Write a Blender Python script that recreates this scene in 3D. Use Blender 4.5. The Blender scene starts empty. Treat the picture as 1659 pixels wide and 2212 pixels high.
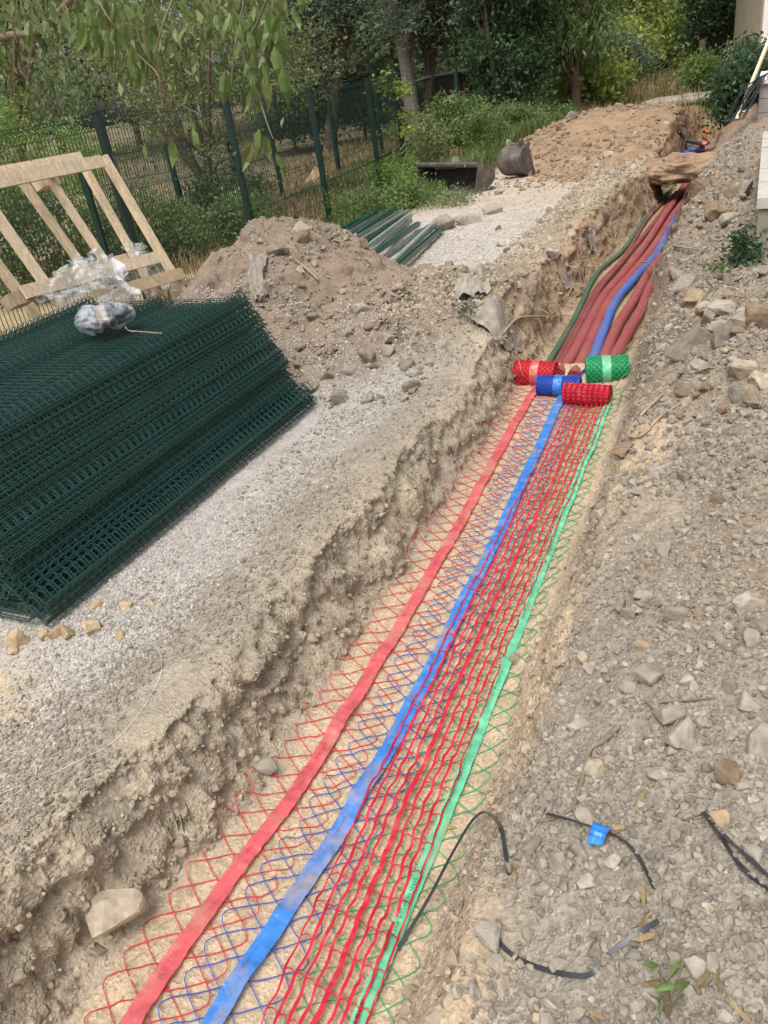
import bpy, bmesh, math, random
import numpy as np
from mathutils import Vector, Matrix
random.seed(7); RNG = np.random.default_rng(7)
SC = bpy.context.scene
COL = SC.collection
# ------------------------------------------------------------------ camera
# world: Y runs along the trench, X to its right, Z up, trench floor at z = 0; metres
PW, PH, PF = 1659.0, 2212.0, 1661.0
CAMP = np.array([0.0, 0.0, 2.1])
def _camera_axes():
    d = np.array([1300 - PW/2, 4070 - PH/2, PF]); up = -d/np.linalg.norm(d)
    fw = np.array([0, 0, 1.0]); fw = fw - up*(fw @ up); fw /= np.linalg.norm(fw)
    R = np.array([np.cross(fw, up), fw, up])
    h = math.radians(27.7)
    M = np.array([[math.cos(h), -math.sin(h), 0], [math.sin(h), math.cos(h), 0], [0, 0, 1]])
    return M @ R
AX = _camera_axes()
cam_d = bpy.data.cameras.new('camera'); cam = bpy.data.objects.new('camera', cam_d); COL.objects.link(cam)
cam_d.sensor_fit = 'HORIZONTAL'; cam_d.sensor_width = 36; cam_d.lens = 36*PF/PW
cam_d.clip_start = 0.05; cam_d.clip_end = 2000
mw = Matrix.Identity(4)
for i in range(3):
    mw[i][0] = AX[i, 0]; mw[i][1] = -AX[i, 1]; mw[i][2] = -AX[i, 2]; mw[i][3] = CAMP[i]
cam.matrix_world = mw
SC.camera = cam
def ray(px, py):
    d = AX @ np.array([px - PW/2, py - PH/2, PF]); return d/np.linalg.norm(d)
def at_z(px, py, z):
    d = ray(px, py); return CAMP + d*((z - CAMP[2])/d[2])
def at_y(px, py, y):
    d = ray(px, py); return CAMP + d*(y/d[1])
def at_x(px, py, x):
    d = ray(px, py); return CAMP + d*(x/d[0])
# ------------------------------------------------------------------ world, sun, exposure
SUN_EL, SUN_AZ = math.radians(64), math.radians(178)      # azimuth of the sun from +Y towards +X
w = bpy.data.worlds.new('World'); SC.world = w; w.use_nodes = True
nt = w.node_tree; nt.nodes.clear()
sky = nt.nodes.new('ShaderNodeTexSky'); sky.sky_type = 'NISHITA'; sky.sun_disc = False
sky.sun_elevation = SUN_EL; sky.sun_rotation = SUN_AZ
sky.dust_density = 6.0; sky.air_density = 1.0; sky.ozone_density = 1.0
hs = nt.nodes.new('ShaderNodeHueSaturation'); hs.inputs['Saturation'].default_value = 0.28   # thin even overcast
bg = nt.nodes.new('ShaderNodeBackground'); bg.inputs[1].default_value = 0.15
wo = nt.nodes.new('ShaderNodeOutputWorld')
nt.links.new(sky.outputs[0], hs.inputs['Color']); nt.links.new(hs.outputs[0], bg.inputs[0]); nt.links.new(bg.outputs[0], wo.inputs[0])
sd = bpy.data.lights.new('sun', 'SUN'); sd.energy = 1.25; sd.angle = math.radians(28); sd.color = (1.0, 0.98, 0.95)
sun = bpy.data.objects.new('sun', sd); COL.objects.link(sun)
sdir = Vector((math.sin(SUN_AZ)*math.cos(SUN_EL), math.cos(SUN_AZ)*math.cos(SUN_EL), math.sin(SUN_EL)))
sun.rotation_euler = sdir.to_track_quat('Z', 'Y').to_euler(); sun.location = (0, -5, 20)
SC.view_settings.view_transform = 'Standard'; SC.view_settings.look = 'None'
SC.view_settings.exposure = 0.4; SC.view_settings.gamma = 1.0
SC.view_settings.use_curve_mapping = False
SC.render.engine = 'CYCLES'
# ------------------------------------------------------------------ helpers: noise
def _hash(ix, iy, iz, seed):
    h = (ix.astype(np.int64)*374761393 + iy.astype(np.int64)*668265263 + iz.astype(np.int64)*2147483647 + seed*1274126177) & 0xFFFFFFFF
    h = ((h ^ (h >> 13))*1274126177) & 0xFFFFFFFF
    h = ((h ^ (h >> 16))*2246822519) & 0xFFFFFFFF
    return ((h ^ (h >> 15)) & 0xFFFFFF)/float(0xFFFFFF)
def vn2(x, y, seed=0):
    x = np.asarray(x, float); y = np.asarray(y, float)
    x, y = np.broadcast_arrays(x, y)
    ix = np.floor(x); iy = np.floor(y); fx = x-ix; fy = y-iy
    fx = fx*fx*fx*(fx*(fx*6-15)+10); fy = fy*fy*fy*(fy*(fy*6-15)+10)
    ix = ix.astype(np.int64); iy = iy.astype(np.int64); z0 = np.zeros_like(ix)
    a = _hash(ix, iy, z0, seed); b = _hash(ix+1, iy, z0, seed); c = _hash(ix, iy+1, z0, seed); d = _hash(ix+1, iy+1, z0, seed)
    return (a*(1-fx)+b*fx)*(1-fy) + (c*(1-fx)+d*fx)*fy
def fbm2(x, y, octv=4, seed=0, gain=0.5, ridged=False):
    s = 0.0; a = 1.0; n = 0.0
    for k in range(octv):
        v = vn2(x*2**k + 17.3*k, y*2**k - 9.1*k, seed+k)*2-1
        if ridged: v = 1-2*np.abs(v)
        s = s + a*v; n += a; a *= gain
    return s/n
def vn3(x, y, z, seed=0):
    x, y, z = np.broadcast_arrays(np.asarray(x, float), np.asarray(y, float), np.asarray(z, float))
    ix = np.floor(x); iy = np.floor(y); iz = np.floor(z); fx = x-ix; fy = y-iy; fz = z-iz
    fx = fx*fx*(3-2*fx); fy = fy*fy*(3-2*fy); fz = fz*fz*(3-2*fz)
    ix = ix.astype(np.int64); iy = iy.astype(np.int64); iz = iz.astype(np.int64)
    def L(dz):
        a = _hash(ix, iy, iz+dz, seed); b = _hash(ix+1, iy, iz+dz, seed); c = _hash(ix, iy+1, iz+dz, seed); d = _hash(ix+1, iy+1, iz+dz, seed)
        return (a*(1-fx)+b*fx)*(1-fy) + (c*(1-fx)+d*fx)*fy
    return L(0)*(1-fz) + L(1)*fz
def fbm3(x, y, z, octv=3, seed=0):
    s = 0.0; a = 1.0; n = 0.0
    for k in range(octv):
        s = s + a*(vn3(x*2**k+5.7*k, y*2**k+3.1*k, z*2**k-7.7*k, seed+k)*2-1); n += a; a *= 0.5
    return s/n
def sst(a, b, x):
    x = np.clip((np.asarray(x, float)-a)/(b-a), 0, 1); return x*x*(3-2*x)
def lerp(a, b, m): return a + (b-a)*m
# ------------------------------------------------------------------ helpers: meshes and objects
def fast_mesh(name, verts, faces, smooth=False):
    """verts (n,3) array; faces (m,3) or (m,4) int array, or a list of such arrays"""
    me = bpy.data.meshes.new(name)
    verts = np.asarray(verts, np.float32).reshape(-1, 3)
    fl = faces if isinstance(faces, list) else [faces]
    fl = [np.asarray(f, np.int32) for f in fl if len(f)]
    me.vertices.add(len(verts)); me.vertices.foreach_set('co', verts.ravel())
    li = np.concatenate([f.ravel() for f in fl]); sizes = np.concatenate([np.full(len(f), f.shape[1], np.int32) for f in fl])
    st = np.concatenate([[0], np.cumsum(sizes)[:-1]]).astype(np.int32)
    me.loops.add(len(li)); me.loops.foreach_set('vertex_index', li)
    me.polygons.add(len(sizes)); me.polygons.foreach_set('loop_start', st)
    me.update(calc_edges=True)
    me.polygons.foreach_set('use_smooth', np.full(len(sizes), bool(smooth)))
    me.validate()
    return me
def link(name, data, mat=None, parent=None, loc=None, rot=None):
    o = bpy.data.objects.new(name, data); COL.objects.link(o)
    if mat is not None and data is not None and not data.materials: data.materials.append(mat)
    if parent is not None: o.parent = parent
    if loc is not None: o.location = loc
    if rot is not None: o.rotation_euler = rot
    return o
def tag(o, label, cat, group=None, kind=None):
    if label: o['label'] = label
    if cat: o['category'] = cat
    if group: o['group'] = group
    if kind: o['kind'] = kind
    return o
def thing(name, label, cat, loc=(0, 0, 0), rot=(0, 0, 0), group=None):
    o = bpy.data.objects.new(name, None); COL.objects.link(o); o.empty_display_size = 0.1
    o.location = loc; o.rotation_euler = rot
    return tag(o, label, cat, group)
def vset(o, name, arr):
    """per-vertex float colour attribute"""
    a = o.data.attributes.new(name, 'FLOAT_COLOR', 'POINT')
    arr = np.asarray(arr, np.float32)
    if arr.shape[1] == 3: arr = np.concatenate([arr, np.ones((len(arr), 1), np.float32)], 1)
    a.data.foreach_set('color', arr.ravel())
class MB:
    """collects geometry for one mesh"""
    def __init__(s): s.v = []; s.q = []; s.t = []; s.n = 0
    def add(s, v, q=None, t=None):
        v = np.asarray(v, float).reshape(-1, 3)
        if q is not None and len(q): s.q.append(np.asarray(q, int)+s.n)
        if t is not None and len(t): s.t.append(np.asarray(t, int)+s.n)
        s.v.append(v); s.n += len(v); return s
    def box(s, c, size, M=None, chamfer=0.0):
        x, y, z = np.array(size)/2.0
        P = np.array([[i, j, k] for i in (-x, x) for j in (-y, y) for k in (-z, z)])
        Q = [(0, 1, 3, 2), (4, 6, 7, 5), (0, 4, 5, 1), (2, 3, 7, 6), (0, 2, 6, 4), (1, 5, 7, 3)]
        if M is not None: P = P @ np.asarray(M).T
        return s.add(P+np.asarray(c, float), Q)
    def beam(s, a, b, wd, ht, up=(0, 0, 1), ends=True):
        """square timber from a to b, wd sideways, ht along 'up'"""
        a = np.asarray(a, float); b = np.asarray(b, float); d = b-a; L = np.linalg.norm(d); d /= L
        x = np.cross(d, up); x /= np.linalg.norm(x); u = np.cross(x, d)
        M = np.stack([x, d, u], 1)
        return s.box((a+b)/2, (wd, L, ht), M)
    def tube(s, pts, r, n=6, caps=True, flat=None):
        pts = np.asarray(pts, float); m = len(pts)
        r = np.broadcast_to(np.asarray(r, float), (m,))
        T = np.gradient(pts, axis=0); T /= np.maximum(np.linalg.norm(T, axis=1, keepdims=True), 1e-9)
        ref = np.array([0, 0, 1.0]) if abs(T[:, 2]).mean() < 0.8 else np.array([1.0, 0, 0])
        A = np.cross(T, ref); A /= np.maximum(np.linalg.norm(A, axis=1, keepdims=True), 1e-9); B = np.cross(A, T)
        an = np.arange(n)*2*math.pi/n + math.pi/n
        fa, fb = (1, 1) if flat is None else flat
        V = pts[:, None, :] + r[:, None, None]*(np.cos(an)[None, :, None]*A[:, None, :]*fa + np.sin(an)[None, :, None]*B[:, None, :]*fb)
        i = np.arange(m-1)[:, None]*n; j = np.arange(n)[None, :]; k = (j+1) % n
        Q = np.stack([i+j, i+k, i+n+k, i+n+j], -1).reshape(-1, 4)
        V = V.reshape(-1, 3); Tt = []
        if caps:
            for c in range(1, n-1): Tt += [(0, c+1, c), ((m-1)*n, (m-1)*n+c, (m-1)*n+c+1)]
        return s.add(V, Q[:, ::-1], Tt)
    def ribbon(s, L, R):
        L = np.asarray(L, float); R = np.asarray(R, float); m = len(L)
        i = np.arange(m-1); return s.add(np.concatenate([L, R]), np.stack([i, m+i, m+i+1, i+1], 1))
    def grid(s, P, closed_u=False):
        a, b = P.shape[:2]; i = np.arange(a-1)[:, None]*b
        if closed_u:
            j = np.arange(b)[None, :]; k = (j+1) % b
        else:
            j = np.arange(b-1)[None, :]; k = j+1
        return s.add(P.reshape(-1, 3), np.stack([i+j, i+k, i+b+k, i+b+j], -1).reshape(-1, 4))
    def mesh(s, name, smooth=False):
        fl = []
        if s.q: fl.append(np.concatenate(s.q))
        if s.t: fl.append(np.concatenate([np.asarray(t).reshape(-1, 3) for t in s.t]))
        return fast_mesh(name, np.concatenate(s.v), fl, smooth)
    def build(s, name, mat, parent=None, smooth=False, loc=None, rot=None):
        return link(name, s.mesh(name, smooth), mat, parent, loc, rot)
def copy_tree(o, parent=None):
    c = o.copy(); COL.objects.link(c); c.parent = parent
    for ch in list(o.children): copy_tree(ch, c)
    return c
def smooth_path(pts, n=40):
    """Catmull-Rom through the points"""
    P = np.asarray(pts, float); P = np.concatenate([[2*P[0]-P[1]], P, [2*P[-1]-P[-2]]])
    m = len(P)-3; out = []
    for t in np.linspace(0, m-1e-6, n):
        k = int(t); u = t-k; a, b, c, d = P[k:k+4]
        out.append(0.5*((2*b)+(-a+c)*u+(2*a-5*b+4*c-d)*u*u+(-a+3*b-3*c+d)*u**3))
    return np.array(out)
# ------------------------------------------------------------------ helpers: materials
def new_mat(name):
    m = bpy.data.materials.new(name); m.use_nodes = True
    return m, m.node_tree.nodes, m.node_tree.links, m.node_tree.nodes['Principled BSDF']
def simple(name, col, rough=0.6, var=0.15, scale=20.0, bump=0.0, bscale=60.0, metal=0.0, spec=0.5, coords='Object', dirt=None, dirt_scale=3.0, dirt_amt=0.5, rand=0.0, transl=0.0, alpha=1.0):
    m, N, L, B = new_mat(name)
    tc = N.new('ShaderNodeTexCoord')
    no = N.new('ShaderNodeTexNoise'); no.inputs['Scale'].default_value = scale; no.inputs['Detail'].default_value = 6
    L.new(tc.outputs[coords], no.inputs['Vector'])
    mx = N.new('ShaderNodeMix'); mx.data_type = 'RGBA'
    c = np.array(col, float)
    mx.inputs[6].default_value = (*np.clip(c*(1-var), 0, 1), 1); mx.inputs[7].default_value = (*np.clip(c*(1+var), 0, 1), 1)
    mr = N.new('ShaderNodeMapRange'); mr.inputs[1].default_value = 0.3; mr.inputs[2].default_value = 0.7
    L.new(no.outputs['Fac'], mr.inputs[0]); L.new(mr.outputs[0], mx.inputs[0])
    out = mx.outputs[2]
    if dirt is not None:
        n2 = N.new('ShaderNodeTexNoise'); n2.inputs['Scale'].default_value = dirt_scale; n2.inputs['Detail'].default_value = 8; n2.inputs['Roughness'].default_value = 0.65
        L.new(tc.outputs[coords], n2.inputs['Vector'])
        r2 = N.new('ShaderNodeMapRange'); r2.inputs[1].default_value = 0.62-0.3*dirt_amt; r2.inputs[2].default_value = 0.75-0.2*dirt_amt; r2.inputs[4].default_value = min(1, 0.4+dirt_amt*0.6)
        L.new(n2.outputs['Fac'], r2.inputs[0])
        m2 = N.new('ShaderNodeMix'); m2.data_type = 'RGBA'; m2.inputs[7].default_value = (*dirt, 1)
        L.new(r2.outputs[0], m2.inputs[0]); L.new(out, m2.inputs[6]); out = m2.outputs[2]
    if rand:
        oi = N.new('ShaderNodeObjectInfo'); hv = N.new('ShaderNodeHueSaturation')
        r3 = N.new('ShaderNodeMapRange'); r3.inputs[3].default_value = 1-rand; r3.inputs[4].default_value = 1+rand
        L.new(oi.outputs['Random'], r3.inputs[0]); L.new(r3.outputs[0], hv.inputs['Value']); L.new(out, hv.inputs['Color']); out = hv.outputs[0]
    L.new(out, B.inputs['Base Color'])
    B.inputs['Roughness'].default_value = rough; B.inputs['Metallic'].default_value = metal
    B.inputs['Specular IOR Level'].default_value = spec
    if alpha < 1: B.inputs['Alpha'].default_value = alpha
    if bump:
        nb = N.new('ShaderNodeTexNoise'); nb.inputs['Scale'].default_value = bscale; nb.inputs['Detail'].default_value = 5
        L.new(tc.outputs[coords], nb.inputs['Vector'])
        bp = N.new('ShaderNodeBump'); bp.inputs['Strength'].default_value = bump; bp.inputs['Distance'].default_value = 0.01
        L.new(nb.outputs['Fac'], bp.inputs['Height']); L.new(bp.outputs[0], B.inputs['Normal'])
    if transl:
        tr = N.new('ShaderNodeBsdfTranslucent'); ms = N.new('ShaderNodeMixShader'); ms.inputs[0].default_value = transl
        L.new(out, tr.inputs[0]); L.new(B.outputs[0], ms.inputs[1]); L.new(tr.outputs[0], ms.inputs[2])
        L.new(ms.outputs[0], N['Material Output'].inputs[0])
    return m
# ------------------------------------------------------------------ the ground: one sheet with the trench cut into it
def trench_left(y): return -1.40 - 0.10*sst(1.6, 0.4, y) - 0.08*sst(4.2, 6, y) + 0.12*sst(9, 14, y) + 0.06*fbm2(y*1.3, y*0+3.3, 3, 11)
def trench_right(y): return -0.64 - 0.12*sst(3, 5.5, y) - 0.15*sst(5.5, 9, y) + 0.05*fbm2(y*1.5, y*0+8.1, 3, 12)
def floor_z(x, y, plug=True):
    z = 0.012*fbm2(x*4, y*4, 3, 21) - 0.16*sst(9, 13, y) + 0.02*sst(-1.15, -1.45, x) + 0.03*sst(-0.85, -0.62, x)
    z = z + (0.085*np.exp(-((y-5.5)/0.12)**2)*sst(-1.45,-1.3,x) if plug else 0)
    return z
def mound(x, y, cx, cy, rx, ry, h, p=1.0, rot=0.0):
    c, s = math.cos(rot), math.sin(rot)
    u = ((x-cx)*c+(y-cy)*s)/rx; v = (-(x-cx)*s+(y-cy)*c)/ry
    r = np.sqrt(u*u+v*v)
    return h*np.clip(1-r**p, 0, None)*(1/(1+np.exp((r-1.15)*6))) if p != 0 else h*np.exp(-r*r)
def cone(x, y, cx, cy, rx, ry, h, rot=0.0, soft=0.25):
    c, s = math.cos(rot), math.sin(rot)
    u = ((x-cx)*c+(y-cy)*s)/rx; v = (-(x-cx)*s+(y-cy)*c)/ry
    r = np.sqrt(u*u+v*v+soft*soft)-soft
    e = np.clip(1-r, 0, None)
    return h*(e*e*(3-2*e)*0.35+e*0.65)
def bank_left(x, y):
    z = 0.22 + 0.08*sst(5, 12, y)
    lip = 0.17 - 0.06*sst(3.0, 5.0, y)
    z = z + lip*np.exp(-((x+1.75)/0.42)**2)*sst(-3, 0, y)
    z = z - 0.15*sst(-4.8, -6.6, x)*(1-sst(14, 20, y)) - 0.35*sst(-7, -12, x)*(1-sst(18, 28, y))
    # long ridge of spoil between path and trench, s 5.5 .. 12
    z = z + 0.09*np.exp(-((x+1.85)/0.38)**2)*sst(4.6, 5.6, y)*(1-sst(7.5, 11, y))
    z = z + 0.10*np.exp(-((x+1.72)/0.24)**2)*sst(4.8, 6.2, y)*(1-sst(12.5, 14, y))*(0.8+0.5*fbm2(x*2, y*1.3, 2, 34))
    # spoil heap behind the stack of panels
    yb = np.where(y > 6.3, 6.3+(y-6.3)*1.5, y)
    hp = cone(x, yb, -3.85, 6.3, 1.35, 1.6, 0.88, 0.1)
    hp = np.maximum(hp, cone(x, yb, -2.85, 5.9, 1.3, 1.4, 0.48, 0.0))
    z = z + hp*(1+0.12*fbm2(x*2.2, y*2.2, 3, 31)) + np.clip(hp*5, 0, 1)*(0.08*fbm2(x*4.0, y*4.0, 4, 35)+0.04*fbm2(x*11, y*11, 3, 36, ridged=True))
    # far heap
    hp = cone(x, y, -3.0, 18.3, 2.4, 3.0, 0.64, 0.1)
    hp = np.maximum(hp, cone(x, y, -2.2, 15.8, 1.4, 2.0, 0.30, 0.0))
    z = z + hp*(1+0.14*fbm2(x*1.6, y*1.6, 4, 32))
    return z
def sand_drift(x, y):
    return np.clip(sum(np.exp(-(((x-a)/b)**2+((y-c)/d)**2)**1.5) for a, c, b, d in ((-.40, 3.3, .17, .42), (-.52, .85, .14, .3), (-.55, 2.1, .09, .55))), 0, 1)
def bank_right(x, y, d):
    wr = 0.20 + 0.05*fbm2(y*1.1, y*0, 2, 41)
    z = 0.30*sst(0, wr, d)
    sl = 0.30 + 0.12*sst(2.5, 5, y) 
    z = z + sl*np.clip((d-0.12)/0.62, 0, 1)**0.8
    z = z + 0.12*sst(0.1, 0.7, x)
    z = z + sst(.2, .5, d)*sst(2.8, 4.0, y)*(0.07*fbm2(x*2.2, y*1.8, 3, 42)+0.05*fbm2(x*6, y*6, 3, 43)+0.03*fbm2(x*14, y*14, 3, 44, ridged=True)) + .06*sand_drift(x, y)
    z = z - .13*np.exp(-((y-5.7)/.6)**2)*sst(-.25, .02, x)
    z = z + 0.10*cone(x, y, -0.12, 4.3, 0.55, 1.4, 1.0, 0.0)
    return z
def base_height(x, y):
    wob = 0.05*fbm2(x*2.5, y*2.5, 3, 51) + 0.025*fbm2(x*9, y*9, 3, 52)
    xl = trench_left(y) + wob*0.9; xr = trench_right(y) + wob*0.8
    ww = 0.15 + 0.10*vn2(y*1.7, y*0+0.5, 53)
    open_ = sst(-2.5, -1.5, y)*(1-sst(21.5, 24, y))
    zf = floor_z(x, y)
    dl = xl-x; dr = x-xr
    zl = bank_left(x, y); zr = bank_right(x, y, dr)
    ml = sst(0, 1, dl/ww)
    # a stepped, layered wall instead of a plain ramp
    ml = ml + 0.10*np.sin(ml*2*math.pi*2.0 + 3*vn2(y*3, y*0, 54))*(ml*(1-ml))*2
    z = np.where(x < -1.02, lerp(zf, zl, np.clip(ml, 0, 1)), np.where(dr > 0, zf*np.clip(1-dr/0.2, 0, 1)+zr, zf))
    zo = lerp(zl, zr, sst(-1.6, -0.4, x))
    # lumps of sand slumped over the right lip
    z = z + 0.07*np.exp(-(((x+0.62)/0.10)**2+((y-2.75)/0.55)**2))
    z = lerp(zo, z, open_)
    # the bridge of uncut earth is built apart; far side rises to the wood
    z = z + 0.55*sst(22, 34, y)*sst(-14, -2, x) + 0.9*sst(34, 60, y) + 0.35*sst(20, 26, y)*sst(-1.0, 0.5, x)
    z = z + 0.25*sst(40, 90, -x)
    return z
def rough_mask(x, y):
    """0 on sand floor and path, 1 on spoil"""
    xl = trench_left(y); xr = trench_right(y)
    r = sst(0.02, 0.2, x-xr)*0.9
    l = sst(0.02, 0.12, xl-x)*(0.55 - 0.35*sst(-1.9, -2.3, x)*(1-sst(4.3, 4.9, y)))
    h = np.clip(cone(x, y, -3.6, 6.4, 2.3, 2.2, 1.0, 0.3)*3, 0, 1) + np.clip(cone(x, y, -2.8, 18, 3.0, 5.0, 1.0)*3, 0, 1)
    return np.clip(np.maximum(np.maximum(r, l), h), 0.0, 1)
def graded(segs):
    out = []
    for a, b, st in segs: out.append(np.arange(a, b-1e-9, st))
    out.append([segs[-1][1]]); return np.unique(np.round(np.concatenate(out), 5))
def growing(a, b, st0, g):
    out = [a]; st = st0
    while abs(out[-1]-a) < abs(b-a): out.append(out[-1]+math.copysign(st, b-a)); st *= g
    out[-1] = b; return np.array(out)
GX = np.unique(np.round(np.concatenate([growing(-7.0, -400, 0.2, 1.14), graded([(-7, -5, .05), (-5, -2.6, .026), (-2.6, -1.75, .014), (-1.75, -1.2, .009), (-1.2, -0.75, .012), (-0.75, 0.3, .0095), (0.3, 1.0, .03)]), growing(1.0, 400, 0.08, 1.16)]), 5))
GY = np.unique(np.round(np.concatenate([growing(-0.3, -200, 0.1, 1.2), graded([(-0.3, 0.5, .03), (0.5, 3.0, .0105), (3.0, 5.5, .016), (5.5, 9, .026), (9, 24, .05)]), growing(24, 600, 0.1, 1.08)]), 5))
def build_ground():
    X, Y = np.meshgrid(GX, GY)
    Z = base_height(X, Y)
    rm = rough_mask(X, Y)
    Z = Z + rm*(0.030*fbm2(X*5, Y*5, 4, 61) + 0.014*fbm2(X*18, Y*18, 3, 62, ridged=True)) + (1-rm)*0.006*fbm2(X*14, Y*14, 3, 63)
    # sand floor: trodden, shallow boot marks
    fl = (X > trench_left(Y)+0.05) & (X < trench_right(Y)-0.02)
    tread = np.tanh(3*np.sin(2*math.pi*(Y*.9+X*.45+.012*np.sin(X*60))/.034))*sst(.05, .25, fbm2(X*5, Y*3.2, 2, 66))
    tread2 = np.tanh(3*np.sin(2*math.pi*(Y*.5-X*.85)/.040))*sst(.05, .25, fbm2(X*5+4, Y*3.2, 2, 67))
    Z = Z + np.where(fl, 0.014*fbm2(X*10, Y*6, 3, 64)+0.005*fbm2(X*40, Y*40, 2, 65)+.0032*tread+.0032*tread2, 0)
    Zb = Z.copy()
    # crumbling relief on the steep parts, pushed sideways and out
    gy, gx = np.gradient(Z, GY, GX)
    steep = sst(0.5, 1.6, np.hypot(gx, gy))
    wx = 0.12*fbm2(X*4, Y*4, 2, 77); wy = 0.12*fbm2(X*4+7, Y*4, 2, 78)
    n3 = fbm3((X+wx)*7, (Y+wy)*5, Z*13, 5, 71)-0.35*np.abs(fbm3((X+wy)*11, (Y+wx)*8, Z*22, 3, 79)); n4 = fbm3(X*34, Y*30, Z*46, 3, 75)
    inner = sst(-8, -6, X)*(1-sst(1, 2, X))*sst(-1, 0, Y)*(1-sst(22, 26, Y))
    amp = steep*inner*(0.085*n3+0.045*n4)*lerp(1.0, 0.35, sst(-1.1, -0.9, X))
    nl = np.sqrt(gx*gx+gy*gy+1)
    XX = X - gx/nl*amp; YY = Y - gy/nl*amp; ZZ = Z + amp*0.35/nl
    return X, Y, Zb, XX, YY, ZZ, steep
gX, gY, gZ, dX, dY, dZ, gST = build_ground()
def gz(x, y):
    """height of the ground sheet"""
    x = np.asarray(x, float); y = np.asarray(y, float)
    i = np.clip(np.searchsorted(GX, x)-1, 0, len(GX)-2); j = np.clip(np.searchsorted(GY, y)-1, 0, len(GY)-2)
    u = np.clip((x-GX[i])/(GX[i+1]-GX[i]), 0, 1); v = np.clip((y-GY[j])/(GY[j+1]-GY[j]), 0, 1)
    return (gZ[j, i]*(1-u)+gZ[j, i+1]*u)*(1-v) + (gZ[j+1, i]*(1-u)+gZ[j+1, i+1]*u)*v
def on_ground(px, py, zoff=0.0, n=400):
    """first point where the ray through a photo pixel meets the ground sheet"""
    d = ray(px, py)
    ts = np.concatenate([np.linspace(0.8, 8, 900), np.linspace(8.01, 45, 1500)])
    P = CAMP[None]+d[None]*ts[:, None]; below = P[:, 2]-zoff <= gz(P[:, 0], P[:, 1])
    k = int(np.argmax(below)) if below.any() else len(ts)-1
    return P[k]
C_SAND = np.array([.46, .355, .24]); C_GREY = np.array([.28, .245, .20]); C_GRAV = np.array([.40, .37, .335])
C_SPOIL = np.array([.265, .22, .168]); C_ORNG = np.array([.27, .185, .115]); C_WHITE = np.array([.43, .39, .345])
C_HEAP = np.array([.245, .192, .142]); C_DRY = np.array([.30, .235, .14]); C_HUM = np.array([.10, .085, .05])
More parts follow.
